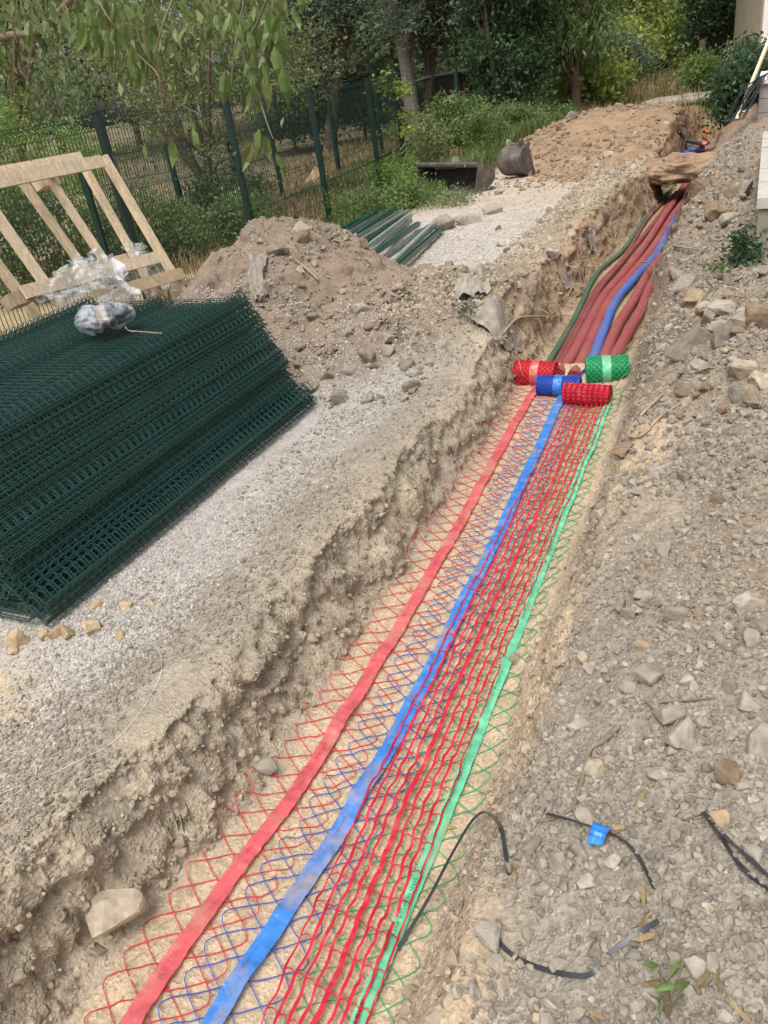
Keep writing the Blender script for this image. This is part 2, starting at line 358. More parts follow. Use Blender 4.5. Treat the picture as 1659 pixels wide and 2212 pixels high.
def ground_colour(x, y, z, steep):
    n1 = fbm2(x*1.1, y*1.1, 4, 81); n2 = fbm2(x*5, y*5, 4, 82); n3 = fbm2(x*30, y*30, 3, 83)
    def mixc(c, target, m): return c*(1-m[..., None]) + target*m[..., None]
    c = np.broadcast_to(C_GREY, x.shape+(3,)).copy()
    xl = trench_left(y); xr = trench_right(y); dl = xl-x; dr = x-xr
    opn = (1-sst(21, 24, y))
    # left bank: grey gravel strip by the stack, tan patch near its foot
    c = mixc(c, np.array([.325, .275, .21]), sst(.0, .1, dl)*sst(1.1, .5, dl)*(1-sst(5, 7, y))*np.clip(.6+.5*n1, 0, 1))
    c = mixc(c, C_GRAV, sst(-1.85, -2.25, x+0.15*n1)*(1-sst(4.6, 5.2, y)))
    tan = np.exp(-(((x+2.5)/0.42)**2+((y-1.05+0.35*(x+2.5))/0.42)**2)*1.0)
    c = mixc(c, np.array([.45, .345, .225]), np.clip(tan*1.5+0.5*n2*tan, 0, 1))
    c = mixc(c, np.array([.40, .315, .21]), np.clip(sst(1.5, 0.6, y)*sst(0.0, 0.25, dl)*sst(1.0, .5, dl)*(0.55+0.4*n2)+sst(0.15, 0.6, n1)*sst(0.0, 0.3, dl)*0.35*(1-sst(3, 5, y)), 0, 1))
    c = mixc(c, np.array([.33, .265, .19]), sst(-1.3, -1.6, x)*sst(-3.2, -2.2, x)*sst(5.0, 6.0, y)*(1-sst(14, 16, y)))
    # white crushed path
    path = sst(-2.0, -2.55, x+0.3*n2)*sst(5.4, 6.6, y+0.4*n1)*(1-sst(14.5, 16.5, y+0.6*n1))*(1-sst(-4.6, -5.2, x+0.3*n2))
    c = mixc(c, C_WHITE, path)
    tl = path*np.clip(sst(9.5, 12, y)*(0.45+0.5*n1), 0, 1); c = mixc(c, np.array([.44, .33, .235]), tl)
    # spoil heaps
    hp = np.clip(np.maximum(cone(x, y, -3.85, 6.3, 1.4, 1.65, 1, .1), cone(x, y, -2.95, 5.95, 1.15, 1.4, 1, 0))*5, 0, 1)
    c = mixc(c, C_HEAP*(1+0.12*n2[..., None]), hp)
    c = mixc(c, np.array([.29, .215, .15]), hp*np.clip(sst(0.0, 0.5, n1)*0.6, 0, 1))
    hp = np.clip(np.maximum(cone(x, y, -3.0, 18.6, 2.5, 3.3, 1, .1), cone(x, y, -2.2, 15.6, 1.5, 2.2, 1, 0))*5, 0, 1)
    c = mixc(c, C_ORNG*1.08*(1+0.2*n2[..., None]), hp)
    # right bank
    rb = sst(0.0, 0.12, dr)
    c = mixc(c, C_SPOIL*(1+0.10*n1[..., None]), rb)
    c = mixc(c, C_GREY*1.06, rb*np.clip(sst(2.6, 1.0, y)*0.8+0.4*n1, 0, 1))
    c = mixc(c, np.array([.255, .198, .142]), rb*np.clip(sst(2.6, 5, y)*0.75+0.3*n1*sst(3, 5, y)+0.9*np.exp(-(((x-0.05)/0.16)**2+((y-2.35)/0.5)**2)), 0, 1))
    # trench walls: paler marl low down, orange deep in the far part; sand on floor
    wl = sst(-0.02, 0.05, dl)*sst(0.42, 0.12, dl)
    c = mixc(c, np.array([.385, .315, .225]), wl*np.clip(0.7+0.5*n2, 0, 1))
    c = mixc(c, np.array([.36, .23, .13]), wl*sst(5.0, 6.5, y)*np.clip(0.55+0.6*n1, 0, 1))
    sl = np.exp(-(((dr-0.12)/0.12)**2))*np.clip(0.25+1.1*fbm2(y*0.9+4, x*0, 3, 84)+0.35*n2+0.9*np.exp(-((y-3.0)/0.45)**2)+0.8*sst(1.3, 0.7, y), 0, 1)*(1-sst(4.5, 5.5, y))
    c = mixc(c, C_SAND*0.9, np.clip(sl, 0, 1))
    e_ = sand_drift(x, y); c = mixc(c, C_SAND*.93, np.clip(e_*1.3+.3*n2*e_, 0, 1))
    fl = sst(0.06, -0.05, dl+0.03*n2)*sst(0.07, -0.04, dr+0.03*n2)*opn
    c = mixc(c, lerp(C_SAND, np.array([.36, .25, .15]), sst(5.2, 6.5, y)[..., None]), fl)
    c = mixc(c, C_SAND*0.86, fl*np.clip(0.5*n2+0.3*n1, 0, 1))
    # end of the excavation
    c = mixc(c, C_ORNG, sst(14.5, 17, y)*(1-sst(24.5, 26, y+0.5*n1))*sst(-2.2, -1.4, x+0.3*n2))
    # beyond: dry grass enclosure, humus under the trees
    far = np.clip(sst(-5.2, -6.2, x)+sst(23, 26, y+n1), 0, 1)
    c = mixc(c, C_DRY*(1+0.25*n1[..., None]), far*(1-hp))
    c = mixc(c, C_HUM, np.clip(sst(-4.9, -5.4, x)*(1-sst(-6.3, -7.0, x))*0.7 + sst(26, 33, y)*0.45 + sst(22, 26, y-0.2*(x+10))*sst(-6, -9, x), 0, 1)*np.clip(0.7+0.6*n1, 0, 1))
    c = c*(1+0.10*n2+0.10*n3)[..., None]
    return np.clip(c, 0.02, 0.8)
gC = ground_colour(gX, gY, gZ, gST)
def ground_material():
    m, N, L, B = new_mat('earth')
    at = N.new('ShaderNodeAttribute'); at.attribute_name = 'soil'
    tc = N.new('ShaderNodeTexCoord')
    def noise(sc, det=6, rough=0.6):
        n = N.new('ShaderNodeTexNoise'); n.inputs['Scale'].default_value = sc; n.inputs['Detail'].default_value = det; n.inputs['Roughness'].default_value = rough
        L.new(tc.outputs['Object'], n.inputs['Vector']); return n
    n1 = noise(9, 5, 0.7); n2 = noise(70, 3, 0.6)
    vo = N.new('ShaderNodeTexVoronoi'); vo.inputs['Scale'].default_value = 95; L.new(tc.outputs['Object'], vo.inputs['Vector'])
    vb = N.new('ShaderNodeTexVoronoi'); vb.inputs['Scale'].default_value = 38; L.new(tc.outputs['Object'], vb.inputs['Vector'])
    def rng(sock, a, b, c, d):
        r = N.new('ShaderNodeMapRange'); r.inputs[1].default_value = a; r.inputs[2].default_value = b; r.inputs[3].default_value = c; r.inputs[4].default_value = d
        L.new(sock, r.inputs[0]); return r.outputs[0]
    def mul(a, b):
        r = N.new('ShaderNodeMath'); r.operation = 'MULTIPLY'; L.new(a, r.inputs[0]); L.new(b, r.inputs[1]); return r.outputs[0]
    sep = N.new('ShaderNodeSeparateColor'); L.new(vo.outputs['Color'], sep.inputs[0])
    f = mul(mul(rng(n1.outputs['Fac'], .25, .75, .82, 1.2), rng(n2.outputs['Fac'], .3, .7, .88, 1.14)), rng(sep.outputs[0], 0, 1, .86, 1.14))
    mx = N.new('ShaderNodeMix'); mx.data_type = 'RGBA'; mx.blend_type = 'MULTIPLY'; mx.inputs[0].default_value = 1
    cb = N.new('ShaderNodeCombineColor')
    for i in range(3): L.new(f, cb.inputs[i])
    L.new(at.outputs['Color'], mx.inputs[6]); L.new(cb.outputs[0], mx.inputs[7]); L.new(mx.outputs[2], B.inputs['Base Color'])
    B.inputs['Roughness'].default_value = 0.95; B.inputs['Specular IOR Level'].default_value = 0.15
    ad = N.new('ShaderNodeMath'); ad.operation = 'ADD'
    L.new(mul(vo.outputs['Distance'], rng(n1.outputs['Fac'], .4, .6, .3, 1.0)), ad.inputs[0]); L.new(n2.outputs['Fac'], ad.inputs[1])
    a2 = N.new('ShaderNodeMath'); a2.operation = 'ADD'; L.new(ad.outputs[0], a2.inputs[0]); L.new(rng(vb.outputs['Distance'], 0, .6, .5, 0), a2.inputs[1])
    a3 = N.new('ShaderNodeMath'); a3.operation = 'ADD'; L.new(a2.outputs[0], a3.inputs[0]); L.new(rng(n1.outputs['Fac'], 0, 1, 0, 1.5), a3.inputs[1])
    bp = N.new('ShaderNodeBump'); bp.inputs['Strength'].default_value = 0.55; bp.inputs['Distance'].default_value = 0.012
    L.new(a3.outputs[0], bp.inputs['Height']); L.new(bp.outputs[0], B.inputs['Normal'])
    return m
M_EARTH = ground_material()
def _link_ground():
    a, b = gX.shape
    i = np.arange(a-1)[:, None]*b; j = np.arange(b-1)[None, :]
    Q = np.stack([i+j, i+j+1, i+b+j+1, i+b+j], -1).reshape(-1, 4)
    me = fast_mesh('ground', np.stack([dX, dY, dZ], -1).reshape(-1, 3), Q, True)
    o = link('ground', me, M_EARTH); o['kind'] = 'structure'
    vset(o, 'soil', gC.reshape(-1, 3))
    return o
GROUND = _link_ground()
print('ground tris', 2*(gX.shape[0]-1)*(gX.shape[1]-1), gX.shape)
# ------------------------------------------------------------------ stones
def rock_mesh(seed, n=13, squash=(1, .8, .62), sub=2, rough=0.07):
    r = np.random.default_rng(seed); bm = bmesh.new()
    P = r.normal(size=(n, 3)); P /= np.linalg.norm(P, axis=1, keepdims=True); P *= r.uniform(.8, 1.05, (n, 1)); P *= np.array(squash)
    for p in P: bm.verts.new(p)
    g = bmesh.ops.convex_hull(bm, input=bm.verts)
    bmesh.ops.delete(bm, geom=[v for v in bm.verts if not v.link_faces], context='VERTS')
    bmesh.ops.triangulate(bm, faces=bm.faces)
    if sub:
        bmesh.ops.subdivide_edges(bm, edges=bm.edges, cuts=sub, use_grid_fill=True)
        bmesh.ops.smooth_vert(bm, verts=bm.verts, factor=0.35, use_axis_x=True, use_axis_y=True, use_axis_z=True)
        V = np.array([v.co[:] for v in bm.verts])
        d = fbm3(V[:, 0]*2.6, V[:, 1]*2.6, V[:, 2]*2.6, 5, seed)*rough*2.2
        for v, k in zip(bm.verts, d): v.co *= 1+k
    bmesh.ops.recalc_face_normals(bm, faces=bm.faces)
    me = bpy.data.meshes.new('stone'); bm.to_mesh(me); bm.free()
    V = np.array([v.co[:] for v in me.vertices]); c = (V.max(0)+V.min(0))/2; sp = (V.max(0)-V.min(0)).max()
    V = (V-c)/sp; me.vertices.foreach_set('co', V.astype(np.float32).ravel())
    return me
def stone_mat(name, col, var=.22):
    m, N, L, B = new_mat(name)
    tc = N.new('ShaderNodeTexCoord'); ge = N.new('ShaderNodeNewGeometry')
    n1 = N.new('ShaderNodeTexNoise'); n1.inputs['Scale'].default_value = 35; n1.inputs['Detail'].default_value = 5
    L.new(ge.outputs['Position'], n1.inputs['Vector'])
    mr = N.new('ShaderNodeMapRange'); mr.inputs[1].default_value = .3; mr.inputs[2].default_value = .7; mr.inputs[3].default_value = 1-var; mr.inputs[4].default_value = 1+var
    L.new(n1.outputs['Fac'], mr.inputs[0])
    oi = N.new('ShaderNodeObjectInfo'); r2 = N.new('ShaderNodeMapRange'); r2.inputs[3].default_value = .75; r2.inputs[4].default_value = 1.25; L.new(oi.outputs['Random'], r2.inputs[0])
    mu = N.new('ShaderNodeMath'); mu.operation = 'MULTIPLY'; L.new(mr.outputs[0], mu.inputs[0]); L.new(r2.outputs[0], mu.inputs[1])
    hv = N.new('ShaderNodeHueSaturation'); hv.inputs['Color'].default_value = (*col, 1); L.new(mu.outputs[0], hv.inputs['Value'])
    L.new(hv.outputs[0], B.inputs['Base Color']); B.inputs['Roughness'].default_value = .92; B.inputs['Specular IOR Level'].default_value = .2
    bp = N.new('ShaderNodeBump'); bp.inputs['Strength'].default_value = .5; bp.inputs['Distance'].default_value = .01; L.new(n1.outputs['Fac'], bp.inputs['Height']); L.new(bp.outputs[0], B.inputs['Normal'])
    return m
MS = dict(grey=stone_mat('stone_grey', (.265, .23, .183)), tan=stone_mat('stone_tan', (.40, .30, .185)), pale=stone_mat('stone_pale', (.33, .29, .235)),
          marl=stone_mat('stone_marl', (.34, .28, .205)), gravel=stone_mat('stone_gravel', (.40, .37, .335)), brown=stone_mat('stone_brown', (.26, .19, .125)), white=stone_mat('stone_white', (.43, .39, .335)))
ROCKS = {}
KIND = dict(marl='pale brown', gravel='grey', grey='grey', tan='tan', pale='pale', brown='brown', white='white')
def rock_data(k, mat, fine=True):
    key = (k, mat, fine)
    if key not in ROCKS:
        me = rock_mesh(100+k, 11+k % 5, [(1, .85, .7), (1, .75, .8), (1, .9, .6), (.9, .85, .8)][k % 4], 3 if fine else 1, .10)
        me.materials.append(MS[mat]); ROCKS[key] = me
    return ROCKS[key]
def put_rock(p, size, mat, label, group=None, k=None, sink=.17, fine=True, name='stone', rot=None):
    k = random.randrange(10) if k is None else k
    o = link(name, rock_data(k, mat, fine))
    s = np.array([size*random.uniform(.92, 1.08), size*random.uniform(.8, 1.05), size*random.uniform(.8, 1.0)]); o.scale = s
    o.location = (p[0], p[1], p[2]+size*(.30-sink)); o.rotation_euler = rot or (random.uniform(-.35, .35), random.uniform(-.35, .35), random.uniform(0, 6.28))
    return tag(o, label, 'stone', group)
def rock_px(px, py, wpx, mat, label, group=None, **kw):
    p = on_ground(px, py + wpx*.25); d = np.linalg.norm(p-CAMP)
    p[2] = gz(p[0], p[1])
    return put_rock(p, wpx*d/PF*1.05, mat, label, group, **kw)
NAMED = [
 (1490, 738, 88, 'grey', 'largest rough grey boulder on right bank above the pipes'),
 (1556, 662, 55, 'pale', 'pale flat stone on right bank below the concrete kerb wall'),
 (1598, 700, 62, 'grey', 'upright grey stone beside the pale flat stone on right bank'),
 (1630, 678, 70, 'brown', 'brown earthy boulder at right edge below the concrete wall'),
 (1480, 612, 55, 'grey', 'flat grey stone on bare slope beside the red pipes'),
 (1498, 648, 52, 'brown', 'brown stone just below the flat grey stone beside pipes'),
 (1512, 408, 42, 'brown', 'tan block of stone at right end of the earth bridge'),
 (1603, 412, 48, 'grey', 'rounded stone at foot of the concrete kerb wall'),
 (1462, 590, 40, 'grey', 'upright slab of stone by the blue pipe'),
 (1622, 1298, 62, 'pale', 'rectangular pale stone at right edge of the bank'),
 (1390, 1282, 40, 'grey', 'round grey stone beside two smaller ones on right bank'),
 (1362, 1318, 36, 'grey', 'smaller grey stone touching the round one on right bank'),
 (1430, 1300, 36, 'grey', 'third of the grey stones lying together on right bank'),
 (1474, 1588, 72, 'grey', 'large dusty stone half buried on the near right bank'),
 (1450, 1540, 55, 'grey', 'dusty stone just above the large half buried one'),
 (1250, 1562, 46, 'pale', 'pale stone near the trench lip left of the crooked stick'),
 (1428, 1668, 54, 'grey', 'lumpy clod below the large half buried stone'),
 (1582, 1668, 54, 'brown', 'brown clod near the right edge beside the pale stones'),
 (1640, 1595, 85, 'grey', 'big smooth stone cut by the right edge of the view'),
 (1328, 1792, 40, 'tan', 'tan round stone touching the blue strap label'),
 (1272, 1764, 58, 'grey', 'broad stone at the lower end of the crooked stick'),
 (1150, 1822, 50, 'grey', 'flat grey stone inside the loop of black strap'),
 (1213, 1864, 52, 'pale', 'pale lumpy stone below the blue strap label'),
 (1172, 1866, 36, 'pale', 'small pale stone left of the lumpy stone'),
 (1052, 2018, 52, 'pale', 'stone on the sandy right lip near the frame bottom'),
 (1625, 1842, 44, 'pale', 'pale stone beside the doubled black strap'),
 (1556, 1766, 46, 'tan', 'tan stone left of the doubled black strap'),
 (1616, 1516, 45, 'pale', 'pale angular stone high on the near right bank'),
 (1580, 1480, 40, 'grey', 'grey stone above the pale angular stone'),
 (1410, 1456, 58, 'grey', 'long flat stone on right bank below the three grey stones'),
 (1352, 1474, 42, 'grey', 'leaning flat stone by the sandy lip of right bank'),
 (1384, 1058, 45, 'grey', 'stone beside the patch of loose sand on right bank'),
 (1350, 970, 40, 'brown', 'stone by the looped root on right bank'),
 (45, 1376, 54, 'tan', 'largest tan stone at the foot of the panel stack'),
 (95, 1368, 32, 'tan', 'tan stone right of the largest one under the panel stack'),
 (119, 1368, 32, 'tan', 'middle stone of the tan row under the panel stack'),
 (150, 1364, 36, 'tan', 'last tan stone of the row under the panel stack'),
 (32, 1402, 28, 'tan', 'tan stone in front of the largest one at stack foot'),
 (207, 1304, 33, 'tan', 'tan stone against the lowest panel edge'),
 (272, 1309, 28, 'tan', 'tan stone on the grey gravel right of the stack corner'),
 (325, 1301, 20, 'tan', 'smallest tan stone on the grey gravel'),
 (200, 1352, 42, 'tan', 'crumbled tan clod on gravel before the stack'),
 (262, 1372, 30, 'tan', 'tan stone beside the pale sand patch'),
 (340, 1437, 32, 'grey', 'grey stone lying on the pale sand patch'),
 (258, 1952, 100, 'marl', 'large pale angular rock jutting from left trench wall'),
 (572, 1650, 52, 'pale', 'pale rock sticking out of the undercut left wall'),
 (732, 852, 50, 'grey', 'grey boulder at the foot of the near spoil heap'),
 (705, 810, 32, 'brown', 'brown stone above the boulder of the near heap'),
 (757, 800, 32, 'grey', 'grey stone right of the brown one on near heap'),
 (800, 768, 46, 'grey', 'angular stone half way up the near heap'),
 (795, 860, 30, 'grey', 'small stone right of the boulder at heap foot'),
 (780, 662, 42, 'pale', 'pale slab set in the near spoil heap'),
 (655, 499, 52, 'marl', 'pale brown clod crowning the near spoil heap'),
 (960, 484, 48, 'grey', 'grey boulder at the end of the stacked posts'),
 (1008, 470, 56, 'pale', 'pale squared boulder beside the grey one on path edge'),
 (1062, 452, 40, 'pale', 'pale flat stone beyond the squared boulder on path edge'),
 (1075, 494, 15, 'brown', 'lone dark stone on the white path'),
 (1235, 250, 26, 'white', 'white block on top of the far heap'),
]
for px, py, wp, mt, lb in NAMED: rock_px(px, py, wp, mt, lb, 'large loose stones')
# more stones, alike within their place
def scatter_rocks(n, poly, size, mat, label, group, seed):
    r = random.Random(seed); done = 0
    (x0, y0), (x1, y1) = poly
    while done < n:
        px, py = r.uniform(x0, x1), r.uniform(y0, y1)
        p = on_ground(px, py)
        d = np.linalg.norm(p-CAMP)
        if trench_left(p[1])-.02 < p[0] < trench_right(p[1])+.06: continue
        p[2] = gz(p[0], p[1]); s = r.uniform(*size)*r.uniform(.6, 1.2)
        mt = mat if isinstance(mat, str) else r.choice(mat); big = s > sum(size)/2
        put_rock(p, s, mt, ('larger ' if big else 'smaller ')+KIND[mt]+' '+label, group, fine=s*PF/d > 24); done += 1
scatter_rocks(34, ((1330, 900), (1659, 1400)), (.035, .075), ('grey', 'grey', 'brown', 'pale'), 'angular stone on right bank beside the tape rolls', 'stones on the middle right bank', 1)
scatter_rocks(60, ((1380, 560), (1659, 900)), (.05, .13), ('grey', 'grey', 'marl', 'brown'), 'loose stone on the spoil slope beside the pipes', 'stones on the slope by the pipes', 2)
scatter_rocks(30, ((1120, 1400), (1659, 2200)), (.022, .05), ('grey', 'pale', 'grey'), 'loose stone on the near right bank', 'stones on the near right bank', 3)
scatter_rocks(40, ((640, 680), (900, 880)), (.05, .12), ('grey', 'brown', 'grey'), 'stone on the lower slope of the near spoil heap', 'stones of the near heap', 4)
scatter_rocks(26, ((1100, 250), (1440, 370)), (.08, .2), ('brown', 'brown', 'tan'), 'stone on the far spoil heap', 'stones of the far heap', 5)
scatter_rocks(22, ((560, 510), (820, 680)), (.06, .14), ('marl', 'grey', 'marl'), 'clod on the upper slope of the near spoil heap', 'clods of the near heap', 9)
scatter_rocks(16, ((1000, 520), (1250, 640)), (.06, .14), ('brown', 'pale', 'grey'), 'clod along the trench edge beside the white path', 'clods by the white path', 6)
scatter_rocks(18, ((1440, 400), (1620, 540)), (.10, .24), ('brown', 'brown', 'grey'), 'clod on the slope between pipes and concrete wall', 'clods below the concrete wall', 7)
# ------------------------------------------------------------------ gravel: too many to count
def pebble_tree(mat, seed):
    g = bpy.data.node_groups.new('pebbles', 'GeometryNodeTree')
    g.interface.new_socket('Geometry', in_out='INPUT', socket_type='NodeSocketGeometry'); g.interface.new_socket('Geometry', in_out='OUTPUT', socket_type='NodeSocketGeometry')
    N = g.nodes; L = g.links
    gi = N.new('NodeGroupInput'); go = N.new('NodeGroupOutput')
    ip = N.new('GeometryNodeInstanceOnPoints'); ip.inputs['Pick Instance'].default_value = True
    jn = N.new('GeometryNodeGeometryToInstance')
    for k in range(4):
        ic = N.new('GeometryNodeMeshIcoSphere'); ic.inputs['Radius'].default_value = .5; ic.inputs['Subdivisions'].default_value = 1 if k < 3 else 2
        no = N.new('ShaderNodeTexNoise'); no.inputs['Scale'].default_value = 1.6
        po = N.new('GeometryNodeInputPosition'); va = N.new('ShaderNodeVectorMath'); va.operation = 'ADD'; va.inputs[1].default_value = (seed+k*3.3, k*7.1, 0)
        L.new(po.outputs[0], va.inputs[0]); L.new(va.outputs[0], no.inputs['Vector'])
        vs = N.new('ShaderNodeVectorMath'); vs.operation = 'SUBTRACT'; vs.inputs[1].default_value = (.5, .5, .5); L.new(no.outputs['Color'], vs.inputs[0])
        vm = N.new('ShaderNodeVectorMath'); vm.operation = 'SCALE'; vm.inputs['Scale'].default_value = .9; L.new(vs.outputs[0], vm.inputs[0])
        sp = N.new('GeometryNodeSetPosition'); L.new(ic.outputs[0], sp.inputs[0]); L.new(vm.outputs[0], sp.inputs['Offset'])
        sm = N.new('GeometryNodeSetMaterial'); sm.inputs['Material'].default_value = mat; L.new(sp.outputs[0], sm.inputs[0])
        L.new(sm.outputs[0], jn.inputs[0])
    def attr(nm, ty):
        a = N.new('GeometryNodeInputNamedAttribute'); a.data_type = ty; a.inputs['Name'].default_value = nm; return a.outputs[0]
    L.new(gi.outputs[0], ip.inputs['Points']); L.new(jn.outputs[0], ip.inputs['Instance'])
    L.new(attr('turn', 'FLOAT_VECTOR'), ip.inputs['Rotation']); L.new(attr('size', 'FLOAT_VECTOR'), ip.inputs['Scale'])
    L.new(ip.outputs[0], go.inputs[0])
    return g
def pebbles(name, P, size, mat, label, seed):
    n = len(P); r = np.random.default_rng(seed)
    me = bpy.data.meshes.new(name); me.vertices.add(n); me.vertices.foreach_set('co', P.astype(np.float32).ravel())
    a = me.attributes.new('turn', 'FLOAT_VECTOR', 'POINT'); a.data.foreach_set('vector', r.uniform(0, 6.28, (n, 3)).astype(np.float32).ravel())
    b = me.attributes.new('size', 'FLOAT_VECTOR', 'POINT'); b.data.foreach_set('vector', (size[:, None]*r.uniform(.65, 1.2, (n, 3))).astype(np.float32).ravel())
    me.materials.append(mat)
    o = link(name, me); md = o.modifiers.new('pebbles', 'NODES'); md.node_group = pebble_tree(mat, seed)
    return tag(o, label, 'gravel', kind='stuff')
def cloud(n, x0, x1, y0, y1, keep, size, seed, near=1.0):
    """n trial points; nearer ground gets more of them"""
    r = np.random.default_rng(seed)
    u = r.random(n); y = y0*(y1/y0)**u if near else y0+(y1-y0)*u
    x = r.uniform(x0, x1, n); k = keep(x, y) > r.random(n); x = x[k]; y = y[k]
    s = np.clip(np.exp(r.normal(math.log(size[0]), size[1], len(x))), size[2], size[3])*(1+0.06*np.clip(y-3, 0, 20))
    z = gz(x, y); return np.stack([x, y, z+s*.12], 1), s
clump = lambda x, y, sd, f=3.0: np.clip(.55+1.1*fbm2(x*f, y*f, 3, sd), 0, 1)
P, s = cloud(68000, -0.75, .42, .55, 12, lambda x, y: sst(.05, .22, x-trench_right(y))*clump(x, y, 201)*(1-.93*sand_drift(x, y)), (.0085, .5, .003, .032), 301)
pebbles('loose_gravel', P, s, MS['grey'], 'grey gravel and crumbs scattered over the right bank', 11)
P, s = cloud(14000, -0.75, .42, .55, 12, lambda x, y: sst(.08, .25, x-trench_right(y))*clump(x, y, 202, 2.0)*(1-.93*sand_drift(x, y)), (.010, .5, .004, .035), 302)
pebbles('pale_gravel', P, s, MS['pale'], 'paler chips among the soil of the right bank', 12)
P, s = cloud(120000, -4.6, -1.75, .75, 5.4, lambda x, y: sst(-1.8, -2.2, x)*clump(x, y, 203, 1.5)*(1-np.exp(-(((x+2.5)/.42)**2+((y-1.05+.35*(x+2.5))/.42)**2))*.9), (.0105, .3, .005, .022), 303)
pebbles('grey_gravel', P, s, MS['gravel'], 'grey gravel spread beside the stacked mesh panels', 13)
P, s = cloud(42000, -2.5, -1.35, .5, 6, lambda x, y: sst(.12, .3, trench_left(y)-x)*clump(x, y, 204), (.0075, .55, .003, .03), 304)
pebbles('bank_gravel', P, s, MS['grey'], 'crumbly gravel along the left lip of the trench', 14)
P, s = cloud(30000, -6.0, -1.4, 4.2, 9.0, lambda x, y: np.clip(np.maximum(cone(x, y, -3.85, 6.2, 1.45, 1.8, 4, .1), cone(x, y, -2.95, 5.8, 1.2, 1.6, 4)), 0, 1)*clump(x, y, 205, 2.0), (.010, .6, .004, .045), 305, 0)
pebbles('heap_gravel', P, s, MS['grey'], 'grit and small stones in the near spoil heap', 15)
P, s = cloud(46000, -5.0, -1.6, 5.6, 15, lambda x, y: sst(-2.05, -2.6, x+.3*fbm2(x*5, y*5, 2, 82))*clump(x, y, 206, 1.2)*(1-.75*sst(9, 11.5, y+1.2*fbm2(x, y, 2, 210)))*(1-np.clip(np.maximum(cone(x, y, -3.85, 6.3, 1.4, 1.65, 6, .1), cone(x, y, -2.95, 5.95, 1.15, 1.4, 6)), 0, 1)), (.011, .3, .006, .024), 306)
pebbles('white_gravel', P, s, MS['white'], 'white crushed gravel on the path left of the pipes', 16)
P, s = cloud(5000, -5.6, -.9, 12.5, 22, lambda x, y: np.clip(cone(x, y, -2.8, 17.5, 2.9, 4.6, 3.0), 0, 1)*clump(x, y, 207, 1.0), (.024, .5, .010, .08), 307, 0)
pebbles('heap_clods', P, s, MS['brown'], 'brown clods and grit of the far spoil heap', 17)
P, s = cloud(26000, -1.5, .3, 2.8, 14, lambda x, y: sst(.05, .2, x-trench_right(y))*clump(x, y, 208), (.017, .55, .006, .06), 308)
pebbles('slope_clods', P, s, MS['grey'], 'earth clods on the slope right of the pipes', 18)
P, s = cloud(9000, -2.5, -1.5, 5.2, 14, lambda x, y: sst(.12, .3, trench_left(y)-x)*clump(x, y, 211, 1.5), (.018, .55, .006, .07), 311)
EDGE_PEB = (P, s)
pebbles('edge_clods', *EDGE_PEB, MS['marl'], 'earth clods along the trench edge beside the path', 21)
# crumbs standing proud of the cut faces
_m = (gST > .35) & (gY > .4) & (gY < 14) & (gX > -2.2) & (gX < .1)
_i = np.flatnonzero(_m.ravel()); _r = np.random.default_rng(55); _i = _r.choice(_i, 6000, p=(1/(1+gY.ravel()[_i]))/np.sum(1/(1+gY.ravel()[_i])))
P = np.stack([dX.ravel()[_i], dY.ravel()[_i], dZ.ravel()[_i]], 1)+_r.normal(0, .006, (6000, 3)); s = np.clip(np.exp(_r.normal(math.log(.010), .65, 6000)), .004, .055)*(1+.06*np.clip(P[:, 1]-3, 0, 20))
pebbles('wall_crumbs', P, s, MS['marl'], 'crumbs of earth and stone in the cut trench walls', 20)
P, s = cloud(5000, -1.45, -.6, .6, 5.3, lambda x, y: sst(-.05, .06, np.abs(x+1.02)-.22)*.8*clump(x, y, 209), (.005, .5, .002, .016), 309)
pebbles('floor_grit', P, s, MS['tan'], 'grit fallen on the sandy trench floor', 19)
# ------------------------------------------------------------------ what lies in the trench
def plastic(name, col, rough=.42, dirt=None, amt=.35, dsc=9, bump=.25, bsc=45, transl=.25):
    return simple(name, col, rough, .22, 16, bump, bsc, dirt=dirt, dirt_scale=dsc, dirt_amt=amt, transl=transl)
DUST = (.48, .37, .24)
M_RED = plastic('red_plastic', (.72, .035, .045)); M_REDT = plastic('red_tape', (.70, .13, .145), .25, DUST, .38, 6, 1.0, 22)
M_BLU = plastic('blue_plastic', (.03, .10, .52)); M_BLUT = plastic('blue_tape', (.055, .24, .70), .25, DUST, .42, 6, 1.0, 22)
M_GRN = plastic('green_plastic', (.03, .45, .17)); M_GRNT = plastic('green_tape', (.18, .64, .38), .25, DUST, .32, 6, 1.0, 22)
M_SLOT = plastic('red_slotted_plastic', (.62, .02, .045), .38, (.75, .30, .28), .14, 14)
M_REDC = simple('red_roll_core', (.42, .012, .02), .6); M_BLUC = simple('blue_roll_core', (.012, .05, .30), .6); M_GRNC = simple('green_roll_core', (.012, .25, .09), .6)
M_INKR = simple('dark_red_print', (.30, .02, .03), .6); M_INKB = simple('dark_blue_print', (.015, .07, .28), .6)
M_INK = simple('black_print', (.02, .03, .03), .7)
yy = [.0, .65, 1.0, 1.5, 2.4, 3.45, 4.9, 5.3]
tx_red = lambda y: np.interp(y, yy, [-1.335, -1.326, -1.326, -1.27, -1.267, -1.292, -1.339, -1.34])
tx_blu = lambda y: np.interp(y, yy, [-1.14, -1.132, -1.10, -1.045, -1.04, -1.061, -1.12, -1.13])
tx_slot = lambda y: np.interp(y, yy, [-.85, -.855, -.868, -.885, -.909, -.911, -.932, -.935])
tx_grn = lambda y: np.interp(y, yy, [-.76, -.757, -.755, -.745, -.752, -.772, -.79, -.80])
tx_gnet = lambda y: np.interp(y, yy, [-.80, -.80, -.80, -.795, -.805, -.845, -.86, -.86])
